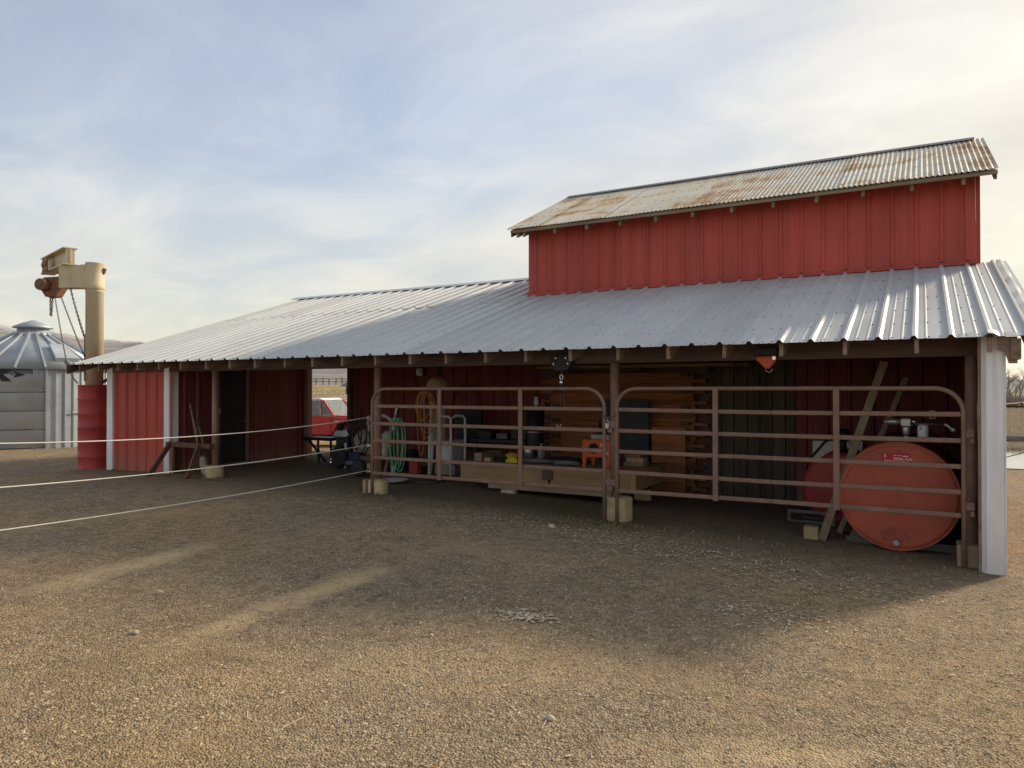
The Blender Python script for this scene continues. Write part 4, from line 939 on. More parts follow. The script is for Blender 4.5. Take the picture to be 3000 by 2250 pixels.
for (nm, x0, x1, y0, z1, mt, lab) in (('black_box', -6.98, -6.70, 11.05, .92, 'black', 'flat black case on the dark bench nearest the black board'), ('black_box', -6.62, -6.40, 11.1, .88, 'dark_steel', 'small steel case in the middle of the dark bench'), ('black_box', -6.32, -6.02, 11.1, .96, 'black', 'black case on the right end of the dark bench')):
    tag(bx(nm, mt, None, x0, x1, y0, y0+.3, .781, z1), lab, 'case', 'cases on the dark bench')
tag(bx('black_board', 'black', None, -7.60, -7.06, 11.30, 11.36, .55, 1.29), 'square black board standing upright in front of the red back wall', 'board')
# white cabinet, bin, chair
cb = thing('white_cabinet', 'white cabinet standing under the hanging cords', 'cabinet', (-7.55, 10.85, .1))
bx('body', 'white', cb, -7.72, -7.36, 10.8, 11.2, .30, .75, .02); bx('door', 'white', cb, -7.70, -7.38, 10.775, 10.798, .33, .73, .01); bx('base', 'canvas', cb, -7.74, -7.30, 10.79, 11.2, .09, .298, .01)
ch = thing('plastic_chair', 'white plastic armchair facing right in front of the back wall', 'chair', (-7.3, 10.5, .1))
m = MB(); m.tube([(-7.46, 10.45, 1.13), (-7.34, 10.45, 1.19), (-7.20, 10.45, 1.185), (-7.155, 10.45, 1.14), (-7.15, 10.45, .75), (-7.16, 10.45, .13)], .022, 8); m.build('arm', M['white'], ch)
m = MB(); m.tube([(-7.46, 10.9, 1.13), (-7.34, 10.9, 1.19), (-7.20, 10.9, 1.185), (-7.155, 10.9, 1.14), (-7.15, 10.9, .75), (-7.16, 10.9, .13)], .022, 8); m.build('arm', M['white'], ch)
bx('seat', 'white', ch, -7.56, -7.16, 10.47, 10.88, .72, .75, .01); bx('backrest', 'white', ch, -7.62, -7.57, 10.47, 10.88, .72, 1.35, .015)
for y in (10.47, 10.86): m = MB(); m.tube([(-7.55, y, .72), (-7.60, y, .12)], .02, 8); m.build('leg', M['white'], ch)
# pedestal with hood and hanging cords
pe = thing('pole_stand', 'white pole on a round base with a tan rounded hood, beside the hanging orange cord', 'stand', (-7.42, 10.2, .1))
m = MB(); m.lathe([(.26, .0), (.25, .02), (.05, .045), (0, .05)], (-7.18, 9.85, ground(-7.2, 9.85)), 28); m.build('base', M['dark_steel'], pe)
m = MB(); m.tube([(-7.43, 10.2, .15), (-7.42, 10.2, .8), (-7.36, 10.2, 1.45)], .028, 10); m.build('pole', M['white'], pe)
m = MB(); m.tube([(-7.43, 10.2, .18), (-7.2, 9.9, .15)], .022, 8); m.build('foot', M['white'], pe)
m = MB(); m.lathe([(.20, .0), (.205, .04), (.18, .13), (.12, .19), (.05, .215), (0, .22)], (-7.36, 10.35, 1.67), 24); m.lathe([(.203, .035), (.21, .045), (.203, .055)], (-7.36, 10.35, 1.67), 24); m.build('hood', M['hood_tan'], pe)
m = MB(); m.lathe([(.01, 0), (.07, .01), (.075, .10), (.04, .14), (0, .145)], (-7.50, 10.3, 1.45), 16); m.build('motor', M['black'], pe)
def loops(name, mat, cx, y, z1, specs, r, label, cat):
    m = MB()
    for (w, l, ox) in specs:
        m.tube([(cx+ox+w*math.sin(q)*(1-.25*math.cos(q)), y+.02*math.sin(2*q)+ox*.2, z1-l/2+l/2*math.cos(q)) for q in [2*math.pi*k/26 for k in range(27)]], r, 6, False)
    return tag(m.build(name, M[mat]), label, cat)
loops('extension_cord', 'cord_orange', -7.47, 10.12, 1.62, ((.17, .52, 0), (.12, .80, .02), (.19, .70, .05), (.08, 1.1, -.07), (.15, .48, -.04), (.10, .62, .06)), .009, 'orange extension cord hung in loops in front of the red wall', 'cord')
loops('hanging_cord', 'rubber', -7.62, 11.60, 1.75, ((.28, .75, 0), (.33, .9, .05)), .010, 'black cord hung in wide loops on the red back wall', 'cord')
loops('garden_hose', 'hose_green', -7.42, 9.22, 1.20, ((.09, .85, 0), (.13, .83, .05), (.05, .80, .10), (.12, .86, .10)), .0095, 'green garden hose hung in a long coil behind the left corral panel', 'hose')
m = MB(); m.tube([(-7.66+.26*math.cos(q)*1.0, 9.2, 1.02+.22*math.sin(q)) for q in [math.pi*k/12*1.1-.1 for k in range(13)]], .03, 8); tag(m.build('hose_guard', M['canvas']), 'grey curved hose section arching over the green garden hose', 'hose')
jk = thing('lift_jack', 'reddish upright bar jack leaning behind the green garden hose', 'jack', (-7.80, 9.5, .14))
m = MB(); m.bar((-7.86, 9.5, .14), (-7.59, 9.55, 1.36), .05, .05); m.build('bar', M['red_wood'], jk); m = MB(); m.bar((-7.62, 9.49, 1.15), (-7.57, 9.5, 1.36), .07, .02); m.build('head', M['steel'], jk)
m = MB(); m.blob((-7.77, 9.45, .80), (.13, .08, .17), 2, .35, 2.5, 3); m.blob((-7.80, 9.45, .62), (.09, .07, .10), 2, .35, 2.5, 5); tag(m.build('sack', M['canvas']), 'tan canvas sack hanging behind the left end of the corral panel', 'sack')
gc = thing('gas_can', 'dark red fuel can on the ground below the hanging cords', 'can', (-8.0, 10.6, ground(-8, 10.6)))
bx('body', 'drum_red', gc, -8.12, -7.92, 10.5, 10.66, ground(-8, 10.6), ground(-8, 10.6)+.24, .03); m = MB(); m.tube([(-8.08, 10.58, .36), (-8.07, 10.58, .41), (-7.98, 10.58, .41), (-7.97, 10.58, .36)], .012, 6); m.build('handle', M['drum_red'], gc)
for (x, y, r, h, mt, nm, cat, lab) in ((-8.45, 11.0, .16, .38, 'black', 'black_bucket', 'bucket', 'black bucket on the ground against the red back wall'), (-8.3, 10.3, .05, .16, 'white', 'white_bottle', 'bottle', 'small white bottle on the ground beside the red fuel can')):
    m = MB(); z = ground(x, y); m.lathe([(r*.85, 0), (r, h*.9), (r*1.04, h), (r*.5, h*1.02), (0, h*1.03)], (x, y, z), 18); tag(m.build(nm, M[mt]), lab, cat)
m = MB(); m.lathe([(0, .02), (.2, .03), (.24, .05), (.255, .06)], (-7.55, 9.35, ground(-7.5, 9.35)), 24); tag(m.build('white_basin', M['white']), 'shallow white basin on the ground under the green hose', 'basin')
m = MB(); m.tube([(-7.0, 9.9, ground(-7, 9.9)+.03), (-6.5, 10.05, .16), (-6.1, 9.7, .15), (-5.7, 9.9, .13)], .012, 6); tag(m.build('floor_cord', M['rubber']), 'black cord lying on the ground left of the platform', 'cord')

# ------------------------------------------------------------------ clutter by the passage
tb = thing('black_table', 'black folding table with crossed legs standing in the passage', 'table', (-11.0, 11.3, ground(-11, 11.3)))
bx('top', 'black', tb, -11.42, -10.58, 11.1, 11.55, .60, .665, .01)
gz = ground(-11, 11.3)
for a, b in (((-11.35, .60), (-10.85, gz)), ((-11.08, .60), (-11.05, gz)), ((-10.72, .60), (-10.70, gz))):
    m = MB(); m.bar((a[0], 11.25, a[1]), (b[0], 11.25, b[1]), .035, .035); m.build('leg', M['black'], tb)
mw_ = thing('engine_mower', 'small engine machine with round black tyre and silver cover beside the passage', 'mower', (-9.75, 10.6, ground(-9.75, 10.6)))
gz = ground(-9.75, 10.6)
m = MB(); m.lathe([(.10, .06), (.19, .07), (.215, .04), (.215, -.04), (.19, -.07), (.10, -.06)], (-9.78, 10.5, gz+.22), 24, 'y'); m.build('tyre', M['rubber'], mw_); m = MB(); m.lathe([(.0, .03), (.10, .05), (.11, -.05)], (-9.78, 10.5, gz+.22), 20, 'y'); m.build('rim', M['steel'], mw_)
m = MB(); m.box(-9.93, -9.60, 10.55, 10.9, gz+.42, gz+.60); m.blob((-9.76, 10.7, gz+.62), (.18, .17, .10), 2, .1); m.build('engine', M['black'], mw_, .02)
m = MB(); m.prism([(-9.98, gz+.62), (-9.90, gz+.74), (-9.62, gz+.76), (-9.55, gz+.66), (-9.60, gz+.60), (-9.90, gz+.60)], 10.50, 10.86, lambda u, v, w: (u, w, v)); m.build('cover', M['steel'], mw_, .02)
m = MB(); m.cyl((-9.85, 10.6, gz+.74), (-9.85, 10.6, gz+.86), .06); m.tube([(-9.8, 10.6, gz+.82), (-9.7, 10.6, gz+.92), (-9.58, 10.6, gz+.88)], .015, 6); m.build('air_filter', M['black'], mw_)
m = MB(); m.bar((-9.62, 10.52, gz+.5), (-9.62, 10.5, gz+.02), .05, .05); m.build('leg', M['steel'], mw_)
sp = thing('tank_cart', 'small two wheeled cart with a grey tank and looped black hoses', 'cart', (-8.75, 9.95, ground(-8.75, 9.95)))
gz = ground(-8.75, 9.95)
m = MB(); m.blob((-8.72, 10.15, gz+.52), (.36, .24, .30), 3, .10, 1.5, 2); m.build('tank', M['canvas'], sp)
for y in (9.72, 10.55):
    m = MB(); m.lathe([(.08, .05), (.13, .055), (.148, .03), (.148, -.03), (.13, -.055), (.08, -.05)], (-8.60, y, gz+.148), 22, 'y'); w_ = m.build('wheel', M['rubber'], sp); m = MB(); m.lathe([(0, .03), (.08, .045), (.082, -.045)], (-8.60, y, gz+.148), 18, 'y'); m.build('rim', M['steel'], w_)
m = MB(); m.bar((-8.95, 9.8, gz+.22), (-8.35, 9.8, gz+.22), .05, .06); m.bar((-8.95, 10.45, gz+.22), (-8.35, 10.45, gz+.22), .05, .06); m.bar((-8.6, 9.74, gz+.16), (-8.6, 10.5, gz+.16), .04, .04); m.build('chassis', M['dark_steel'], sp)
m = MB(); m.bar((-8.95, 10.1, gz+.22), (-9.75, 10.25, gz+.12), .05, .05); m.build('tongue', M['black'], sp); m = MB(); m.cyl((-9.75, 10.25, gz+.08), (-9.75, 10.25, gz+.2), .035); m.blob((-9.75, 10.25, gz+.2), (.04, .04, .035), 1, 0); m.build('hitch', M['chrome'], sp)
m = MB()
for w, l, ox in ((.12, .55, 0), (.16, .62, .08), (.10, .45, .15)): m.tube([(-8.78+ox+w*math.sin(q), 9.85, gz+1.02-l/2+l/2*math.cos(q)) for q in [2*math.pi*k/22 for k in range(23)]], .014, 6, False)
m.tube([(-8.50, 9.85, gz+.9), (-8.44, 9.84, gz+.6), (-8.62, 9.84, gz+.3)], .016, 6); m.build('hoses', M['rubber'], sp)
bx('block', 'red_wood', sp, -8.62, -8.35, 9.78, 9.95, gz+.255, gz+.36)
bx('crate', 'blue_cloth', sp, -8.92, -8.65, 9.80, 10.0, gz+.255, gz+.40)
for xx, hh, lab in ((-10.45, 1.18, 'shorter thin rod leaning on the red wall right of the passage'), (-10.36, 1.30, 'taller thin rod leaning on the red wall right of the passage')):
    m = MB(); m.bar((xx, 11.62, ground(xx, 11.6)), (xx+.05, 11.70, hh), .025, .025); tag(m.build('metal_rod', M['dark_steel']), lab, 'rod', 'rods leaning by the passage')

# ------------------------------------------------------------------ sawhorse and shovels by the door
sh = thing('sawhorse', 'reddish brown wooden sawhorse standing in front of the left door', 'sawhorse', (-11.2, 8.25, ground(-11.2, 8.25)), None)
gz = .10
m = MB(); m.box(-11.78, -10.60, 8.20, 8.29, .645, .725); m.build('top_beam', M['red_wood'], sh, .004)
for xs_, xf in ((-11.62, -11.93), (-10.83, -10.88)):
    for yf, yt in ((7.98, 8.19), (8.52, 8.30)):
        m = MB(); m.bar((xs_, yt, .71), (xf, yf, ground(xf, yf)-.01), .09, .04, (1, 0, 0)); m.build('leg', M['red_wood'], sh, .003)
def shovel(a, b, label, d_handle):
    a, b = Vector(a), Vector(b); t = thing('shovel', label, 'shovel', b, 'shovels leaning by the door'); d = (b-a).normalized()
    m = MB(); m.tube([a, a.lerp(b, .74)], .017, 8); m.build('handle', M['board_z'], t)
    side = d.cross(Vector((0, 1, 0))).normalized(); nn = side.cross(d).normalized(); c = a.lerp(b, .74); L = (b-c).length
    m = MB(); vs_ = []
    for i in range(9):
        q = i/8; wd = .10*min(1, .55+q*3)*(1 if q < .55 else max(.08, 1-((q-.55)/.45)**2))
        for k in (-1, -.5, 0, .5, 1): vs_.append(c+d*L*q+side*wd*k+nn*(.03*k*k))
    m.add(vs_, [(i*5+k, i*5+k+1, (i+1)*5+k+1, (i+1)*5+k) for i in range(8) for k in range(4)], True); o = m.build('blade', M['canvas'], t); mo = o.modifiers.new('s', 'SOLIDIFY'); mo.thickness = .004
    if d_handle:
        m = MB(); m.tube([a, a-d*.04+side*.05, a-d*.12+side*.055, a-d*.12-side*.055, a-d*.04-side*.05, a], .011, 6); m.build('grip', M['red_wood'], t)
shovel((-11.67, 8.62, 1.40), (-11.02, 8.42, ground(-11, 8.42)), 'long handled shovel leaning against the left end wall behind the sawhorse', False)
shovel((-11.46, 8.65, .98), (-10.98, 8.55, ground(-11, 8.5)), 'short shovel with D shaped grip standing behind the sawhorse', True)

# ------------------------------------------------------------------ drums and jib crane at the left end
CP = Vector((-14.79, 8.69, 0)); gz = ground(CP.x, CP.y)
def drum(z, label):
    t = thing('oil_drum', label, 'drum', (CP.x, CP.y, z), 'stacked red drums round the crane post')
    r = .292; pr_ = [(r*.985, .0), (r+.006, .004), (r+.006, .016), (r, .022)]
    for h in (.285, .585): pr_ += [(r, h-.02), (r+.010, h-.006), (r+.010, h+.006), (r, h+.02)]
    pr_ += [(r, .845), (r+.006, .852), (r+.006, .868), (r*.985, .872)]
    m = MB(); m.lathe(pr_, (CP.x, CP.y, z), 48); m.build('shell', M['drum_red'], t)
    m = MB(); m.lathe([(.18, .855), (r*.985, .855), (r*.985, .871), (.18, .860)], (CP.x, CP.y, z), 40); m.build('lid', M['dark_steel'], t)
drum(gz-.03, 'red steel drum standing on the ground round the tan crane post, lower of two')
drum(gz+.845, 'red steel drum stacked on another round the tan crane post, upper of two')
cr_ = thing('jib_crane', 'tan steel jib crane with rusty chain hoist rising above the left roof end', 'crane', (CP.x, CP.y, gz))
m = MB(); m.lathe([(.166, -.05), (.166, 3.62), (.172, 3.625), (.172, 3.66)], (CP.x, CP.y, gz), 36); m.build('column', M['tan_paint'], cr_)
m = MB(); m.lathe([(.176, 3.665), (.182, 3.67), (.182, 3.78), (.176, 3.785), (.178, 4.20), (.180, 4.205), (.180, 4.215), (.0, 4.23)], (CP.x, CP.y, gz), 36); m.build('swivel_cap', M['tan_paint'], cr_)
RT = Vector((math.cos(R(29.56)), math.sin(R(29.56)), 0)); FWD = Vector((-math.sin(R(29.56)), math.cos(R(29.56)), 0))
A0 = CP+Vector((0, 0, gz+3.93)); A1 = CP-RT*.66+Vector((0, 0, gz+3.93))
m = MB()
for s in (-1, 1): m.bar(A0-FWD*.12*s, A1-FWD*.12*s, .02, .43)
m.bar(A0+Vector((0, 0, .222)), A1+Vector((0, 0, .222)), .27, .016); m.bar(A0-Vector((0, 0, .222)), A1-Vector((0, 0, .222)), .27, .016); m.build('arm', M['tan_paint'], cr_)
m = MB(); m.prism([(-.04, .0), (.04, 0), (.05, -.06), (.0, -.10), (-.05, -.06)], -.14, -.128, lambda u, v, w: tuple(CP-RT*(.17+u)+FWD*w+Vector((0, 0, gz+4.17+v)))); m.build('lug', M['tan_paint'], cr_)
m = MB(); m.prism([(0, 0), (.06, -.02), (.03, -.10), (.0, -.14)], -.02, .02, lambda u, v, w: tuple(CP+RT*(.178+u)+FWD*w+Vector((0, 0, gz+4.12+v)))); m.build('stop_lug', M['hoist_rust'], cr_)
# I-beam jib lying on the end of the arm and running back to the left
J0 = CP-RT*.40-FWD*.17+Vector((0, 0, gz+4.335)); J1 = CP-RT*1.72+FWD*1.15+Vector((0, 0, gz+4.335)); jd = (J1-J0).normalized()
m = MB(); m.bar(J0+Vector((0, 0, .165)), J1+Vector((0, 0, .165)), .26, .022); m.bar(J0-Vector((0, 0, .165)), J1-Vector((0, 0, .165)), .26, .022); m.bar(J0, J1, .022, .308); m.build('jib_beam', M['tan_paint'], cr_)
js = jd.cross(Vector((0, 0, 1))).normalized()
m = MB(); [m.bar(J0+jd*q-js*.08, J0+jd*q+js*.08, .012, .30) for q in (.02,)]; m.build('end_plate', M['tan_paint'], cr_)
TC0 = J0.lerp(J1, .72)
for s in (-1, 1):
    m = MB(); c = TC0+js*.155*s
    m.bar(c-jd*.20+Vector((0, 0, -.06)), c+jd*.20+Vector((0, 0, -.06)), .025, .34); m.build('trolley_plate', M['hoist_rust'], cr_, .006)
    for q in (-.12, .12):
        m = MB(); m.cyl(c+jd*q+Vector((0, 0, -.02)), c+jd*q+js*.035*s+Vector((0, 0, -.02)), .06, .055, 14); m.build('trolley_wheel', M['hoist_rust'], cr_)
        m = MB(); m.cyl(c+jd*q+Vector((0, 0, -.17)), c+jd*q+js*.03*s+Vector((0, 0, -.17)), .025, None, 8); m.build('bolt', M['dark_steel'], cr_)
HB = TC0+Vector((0, 0, -.50))
def hp(u, v, w): return tuple(HB+RT*u+FWD*w+Vector((0, 0, v)))
m = MB(); m.prism([(-.14, .20), (.24, .22), (.26, .0), (.12, -.22), (-.10, -.22), (-.20, -.06)], -.13, .13, hp); m.build('hoist_body', M['hoist_rust'], cr_, .02)
m = MB(); m.cyl(hp(-.10, .03, -.13), hp(-.12, .03, -.27), .135, .125, 28); wc = m.build('hand_wheel_cover', M['hoist_rust'], cr_)
m = MB(); m.cyl(hp(-.12, .03, -.27), hp(-.122, .03, -.282), .06, .055, 16); m.build('cover_plate', M['dark_steel'], wc)
for q in range(5):
    a = R(70+q*72); m = MB(); m.cyl(hp(-.12+.09*math.cos(a), .03+.09*math.sin(a), -.27), hp(-.121+.09*math.cos(a), .03+.09*math.sin(a), -.278), .012, None, 6); m.build('bolt', M['dark_steel'], wc)
for u in (.05, .17):
    m = MB(); m.cyl(hp(u, .12-u, -.13), hp(u, .12-u, -.15), .02, None, 6); m.build('bolt', M['dark_steel'], cr_)
def cw_pt(u, v, depth):
    F_ = 2119.; return Vector((0, 0, 1.65))+FWD*depth+RT*((u-1500)/F_*depth)+Vector((0, 0, (1143-v)/F_*depth))
for a, b, lk_, r_, sg in ((hp(-.06, -.20, 0), hp(-.055, -.60, 0), .06, .009, 0), (hp(-.02, -.20, .02), hp(-.05, -.62, .02), .06, .009, 0), (hp(.04, -.22, 0), CP+Vector((-.9, -.05, gz+2.15)), .045, .006, .04), (hp(.16, -.2, .02), CP+Vector((-.14, -.12, gz+2.3)), .045, .006, .03), (CP-RT*.50+Vector((0, 0, gz+3.70)), CP-RT*.165-FWD*.06+Vector((0, 0, gz+2.68)), .06, .009, .04), (CP-RT*.165-FWD*.06+Vector((0, 0, gz+2.68)), CP-RT*.10-FWD*.17+Vector((0, 0, gz+1.80)), .05, .008, 0), (CP+Vector((-.9, -.05, gz+2.15)), CP-RT*.22-FWD*.20+Vector((0, 0, gz+1.75)), .045, .006, .05)):
    m = MB(); chain_mesh(m, a, b, lk_, r_, sg); m.build('chain', M['chain'], cr_)
m = MB(); m.bar(CP+RT*.15+Vector((0, 0, gz+1.76)), CP+RT*.55+FWD*.3+Vector((0, 0, gz+2.10)), .05, .06); m.build('stay', M['dark_steel'], cr_)

# ------------------------------------------------------------------ grain bin
BC = Vector((-22.28, 11.31, .06)); BR = 2.08
gb = thing('grain_bin', 'round galvanised grain bin with a ribbed cone roof and black emblem at far left', 'grain bin', tuple(BC))
fa = math.atan2(-BC.y, -BC.x)                     # direction from the bin to the camera
def bp(a, r, z): return (BC.x+r*math.cos(fa+a), BC.y+r*math.sin(fa+a), BC.z+z)
WH = 2.17
m = MB(); m.lathe([(BR-.03, -.1), (BR-.03, WH)], tuple(BC), 72); m.build('inner_shell', M['bin_steel'], gb)
nP = 20
for i in range(nP):                               # wall sheets with vertical ribs
    a0, a1 = 2*math.pi*i/nP, 2*math.pi*(i+1)/nP
    mid_a = ((a0+a1)/2+math.pi) % (2*math.pi)-math.pi
    if -1.0 < mid_a < -.10 or False: pass
    if -.95 < mid_a < .12: continue
    prof = []
    for q in range(3):
        for f_, h in ((0, 0), (.30, 0), (.37, .03), (.50, .03), (.57, 0)): prof.append(((q+f_)/3, h))
    prof.append((1, 0)); vs_ = []
    for z in (0, WH*.5, WH): vs_ += [bp(a0+(a1-a0)*f_, BR+h, z) for f_, h in prof]
    n_ = len(prof); m = MB(); m.add(vs_, [(j*n_+k, j*n_+k+1, (j+1)*n_+k+1, (j+1)*n_+k) for j in range(2) for k in range(n_-1)]); m.build('wall_sheet', M['bin_steel'], gb)
# flat door of four horizontal panels, left of the ribs
ang0, ang1 = -.96, .135
for k in range(4):
    z0, z1 = .06+k*.49, .06+k*.49+.475; vs_ = []; nA = 14
    for z, rr in ((z0, .012), (z0+.02, .034), (z1-.05, .034), (z1-.012, .05), (z1, .05)): vs_ += [bp(ang0+(ang1-ang0)*q/nA, BR+rr, z) for q in range(nA+1)]
    n_ = nA+1; m = MB(); m.add(vs_, [(j*n_+q, j*n_+q+1, (j+1)*n_+q+1, (j+1)*n_+q) for j in range(4) for q in range(nA)], True); m.build('door_panel', M['bin_steel'], gb)
m = MB(); vs_ = [bp(ang1+q*.012, BR+h, z) for z in (0, WH) for q, h in ((0, .0), (0, .07), (2, .07), (2, 0))]; m.add(vs_, [(0, 1, 5, 4), (1, 2, 6, 5), (2, 3, 7, 6)]); m.build('door_jamb', M['bin_steel'], gb)
m = MB(); [m.cyl(bp(ang1-.02, BR+.05, z), bp(ang1-.02, BR+.065, z), .014, None, 6) for z in [.1+.085*i for i in range(24)]]; tag(m.build('door_bolts', M['dark_steel'], gb), kind='stuff')
m = MB(); m.tube([bp(.42+q*.02, BR+.06, .98) for q in range(11)], .02, 6); m.build('handle_bar', M['bin_steel'], gb)
# roof
RB, RTOP, ZE, ZT = BR+.10, .46, WH-.02, WH+1.02
nR = 20
m = MB(); m.lathe([(RB, ZE), (RTOP, ZT)], tuple(BC), nR*3, smooth=True); roof_b = m.build('cone_roof', M['bin_steel'], gb)
for i in range(nR):
    a = 2*math.pi*(i+.42)/nR
    m = MB(); m.bar(bp(a, RB+.01, ZE+.03), bp(a, RTOP, ZT+.03), .045, .055); m.build('roof_rib', M['bin_steel'], roof_b)
m = MB(); m.lathe([(RTOP+.06, ZT-.05), (RTOP+.05, ZT+.02), (.40, ZT+.06), (.39, ZT+.17)], tuple(BC), 32); m.build('collar', M['bin_steel'], gb)
m = MB(); m.lathe([(.38, ZT+.17), (.50, ZT+.18), (.51, ZT+.215), (.26, ZT+.33), (.05, ZT+.41), (0, ZT+.415)], tuple(BC), 32); m.build('cap', M['bin_steel'], gb)
# roof hatch
def rp(a, f, h):
    r = RB+(RTOP-RB)*f; z = ZE+(ZT-ZE)*f; return bp(a, r+h*.5, z+h*.87)
m = MB(); hp_ = [(.28, .20), (.62, .20), (.62, .60), (.32, .60)]
m.add([rp(a, f, .02) for a, f in hp_]+[rp(a, f, .13) for a, f in hp_], [(3, 2, 1, 0), (4, 5, 6, 7), (0, 1, 5, 4), (1, 2, 6, 5), (2, 3, 7, 6), (3, 0, 4, 7)]); m.build('roof_hatch', M['bin_steel'], roof_b)
# black painted emblem: a large X crossed by an arrow
def decal(poly, name, h):
    m = MB(); m.add([bp(a/BR, BR+h, z) for a, z in poly]+[bp(a/BR, BR+h+.002, z) for a, z in poly], [list(reversed(range(len(poly)))), list(range(len(poly), 2*len(poly)))]+[(i, (i+1) % len(poly), len(poly)+(i+1) % len(poly), len(poly)+i) for i in range(len(poly))]); return m.build(name, M['print_black'], gb)
ex, ez = -.72, 2.00
decal([(ex-.25, ez+.16), (ex-.07, ez+.16), (ex+.26, ez-.18), (ex+.06, ez-.18)], 'emblem_stroke', .056)
decal([(ex+.24, ez+.16), (ex+.07, ez+.16), (ex-.26, ez-.18), (ex-.08, ez-.18)], 'emblem_stroke', .060)
decal([(ex-.6, ez+.005), (ex+.32, ez+.005), (ex+.32, ez-.012), (ex-.6, ez-.012)], 'emblem_arrow', .064)
decal([(ex+.30, ez+.085), (ex+.56, ez-.004), (ex+.30, ez-.085), (ex+.36, ez-.004)], 'emblem_arrow', .066)

# ------------------------------------------------------------------ red pickup seen through the passage
TK = Vector((-18.87, 19.37, -.36)); TA = R(18)      # origin at the cab centre on the ground, nose along +x of the truck
tk = thing('pickup_truck', 'old red pickup truck with white roof parked beyond the passage', 'truck', tuple(TK))
TKM = Matrix.Rotation(TA, 4, 'Z')
def tp(x, y, z): v = TKM @ Vector((x, y, z)); return (TK.x+v.x, TK.y+v.y, TK.z+v.z)
def tprism(poly, y0, y1, name, mat, bev=.02, parent=None):
    m = MB(); m.prism(poly, y0, y1, lambda u, v, w: tp(u, w, v)); return m.build(name, M[mat], parent or tk, bev)
W2 = .95
tprism([(-2.75, .55), (-2.75, 1.05), (-.72, 1.05), (-.72, .55)], -W2, W2, 'bed', 'truck_red')
tprism([(-.72, .45), (-.72, 1.10), (-.60, 1.12), (.82, 1.10), (.82, .45)], -W2, W2, 'cab', 'truck_red', .03)
tprism([(.822, .55), (.822, 1.10), (1.4, 1.06), (2.25, .99), (2.32, .90), (2.32, .55), (1.84, .55), (1.77, .80), (1.62, .92), (1.30, .93), (1.06, .86), (.95, .68), (.91, .55)], -W2, W2, 'front_fenders', 'truck_red', .03)
tprism([(.80, 1.102), (.84, 1.135), (1.5, 1.10), (2.2, 1.03), (2.24, .995), (1.4, 1.065)], -.78, .78, 'hood', 'truck_red', .02)
tprism([(-.62, 1.66), (-.55, 1.72), (.28, 1.73), (.42, 1.67), (.40, 1.645), (-.60, 1.645)], -.80, .80, 'cab_roof', 'white', .03)
for s in (-1, 1):
    y = s*.86
    for (a, b, w, nm) in (((.44, 1.66), (.86, 1.11), .055, 'windshield_pillar'), ((-.62, 1.11), (-.60, 1.66), .12, 'rear_pillar'), ((.40, 1.11), (.36, 1.66), .025, 'vent_window_frame')):
        m = MB(); m.bar(tp(a[0], y*(1 if a[1] < 1.3 else .93), a[1]), tp(b[0], y*(1 if b[1] < 1.3 else .93), b[1]), w, .05, (0, 0, 1)); m.build(nm, M['truck_red'], tk)
    m = MB(); m.add([tp(-.55, y*.99, 1.11), tp(.80, y*.99, 1.11), tp(.42, y*.925, 1.65), tp(-.55, y*.925, 1.65)], [(0, 1, 2, 3)]); o = m.build('side_window', M['glass'], tk); mo = o.modifiers.new('s', 'SOLIDIFY'); mo.thickness = .006
    m = MB(); [m.bar(tp(xx, s*.953, .52), tp(xx, s*.953, 1.09), .012, .006) for xx in (.74,)]; m.build('door_seam', M['black'], tk)
    m = MB(); m.bar(tp(-.45, s*.965, .96), tp(-.30, s*.965, .96), .02, .03); m.build('door_handle', M['chrome'], tk)
    m = MB(); m.tube([tp(.30, s*.95, 1.12), tp(.34, s*1.05, 1.18), tp(.44, s*1.06, 1.19)], .010, 6); m.build('mirror', M['chrome'], tk)
    for xx in (1.37, -1.75):
        m = MB(); c0, c1 = tp(xx, s*.98, .36), tp(xx, s*.72, .36); m.cyl(c0, c1, .36, None, 28); w_ = m.build('wheel', M['rubber'], tk, .03)
        m = MB(); m.cyl(tp(xx, s*.985, .36), tp(xx, s*.95, .36), .20, .21, 20); m.build('rim', M['steel'], w_)
    for q in range(3):
        m = MB(); m.bar(tp(.95+q*.055, s*.955, .93), tp(.985+q*.055, s*.955, .93), .012, .045); m.build('fender_badge', M['chrome'], tk)
    m = MB(); c = tp(2.325, s*.68, .80); m.cyl(c, tp(2.345, s*.68, .80), .095, .09, 20); m.build('headlight', M['chrome'], tk)
m = MB(); m.add([tp(.84, -.80, 1.12), tp(.84, .80, 1.12), tp(.44, .75, 1.65), tp(.44, -.75, 1.65)], [(0, 1, 2, 3)]); o = m.build('windshield', M['glass'], tk); mo = o.modifiers.new('s', 'SOLIDIFY'); mo.thickness = .006
m = MB(); m.add([tp(-.62, -.78, 1.12), tp(-.62, .78, 1.12), tp(-.60, .74, 1.64), tp(-.60, -.74, 1.64)], [(0, 1, 2, 3)]); o = m.build('rear_window', M['glass'], tk); mo = o.modifiers.new('s', 'SOLIDIFY'); mo.thickness = .006
tprism([(-.50, .9), (.05, .9), (.05, 1.05), (-.35, 1.08), (-.42, 1.42), (-.52, 1.42)], -.72, .72, 'bench_seat', 'canvas', .04)
tprism([(2.33, .45), (2.45, .45), (2.45, .60), (2.33, .60)], -.93, .93, 'bumper', 'chrome', .02); tprism([(2.322, .64), (2.335, .64), (2.335, .92), (2.322, .92)], -.86, .86, 'grille', 'dark_steel', .004)
tprism([(-2.6, .30), (2.2, .30), (2.2, .45), (-2.6, .45)], -.45, .45, 'chassis', 'black', .01)
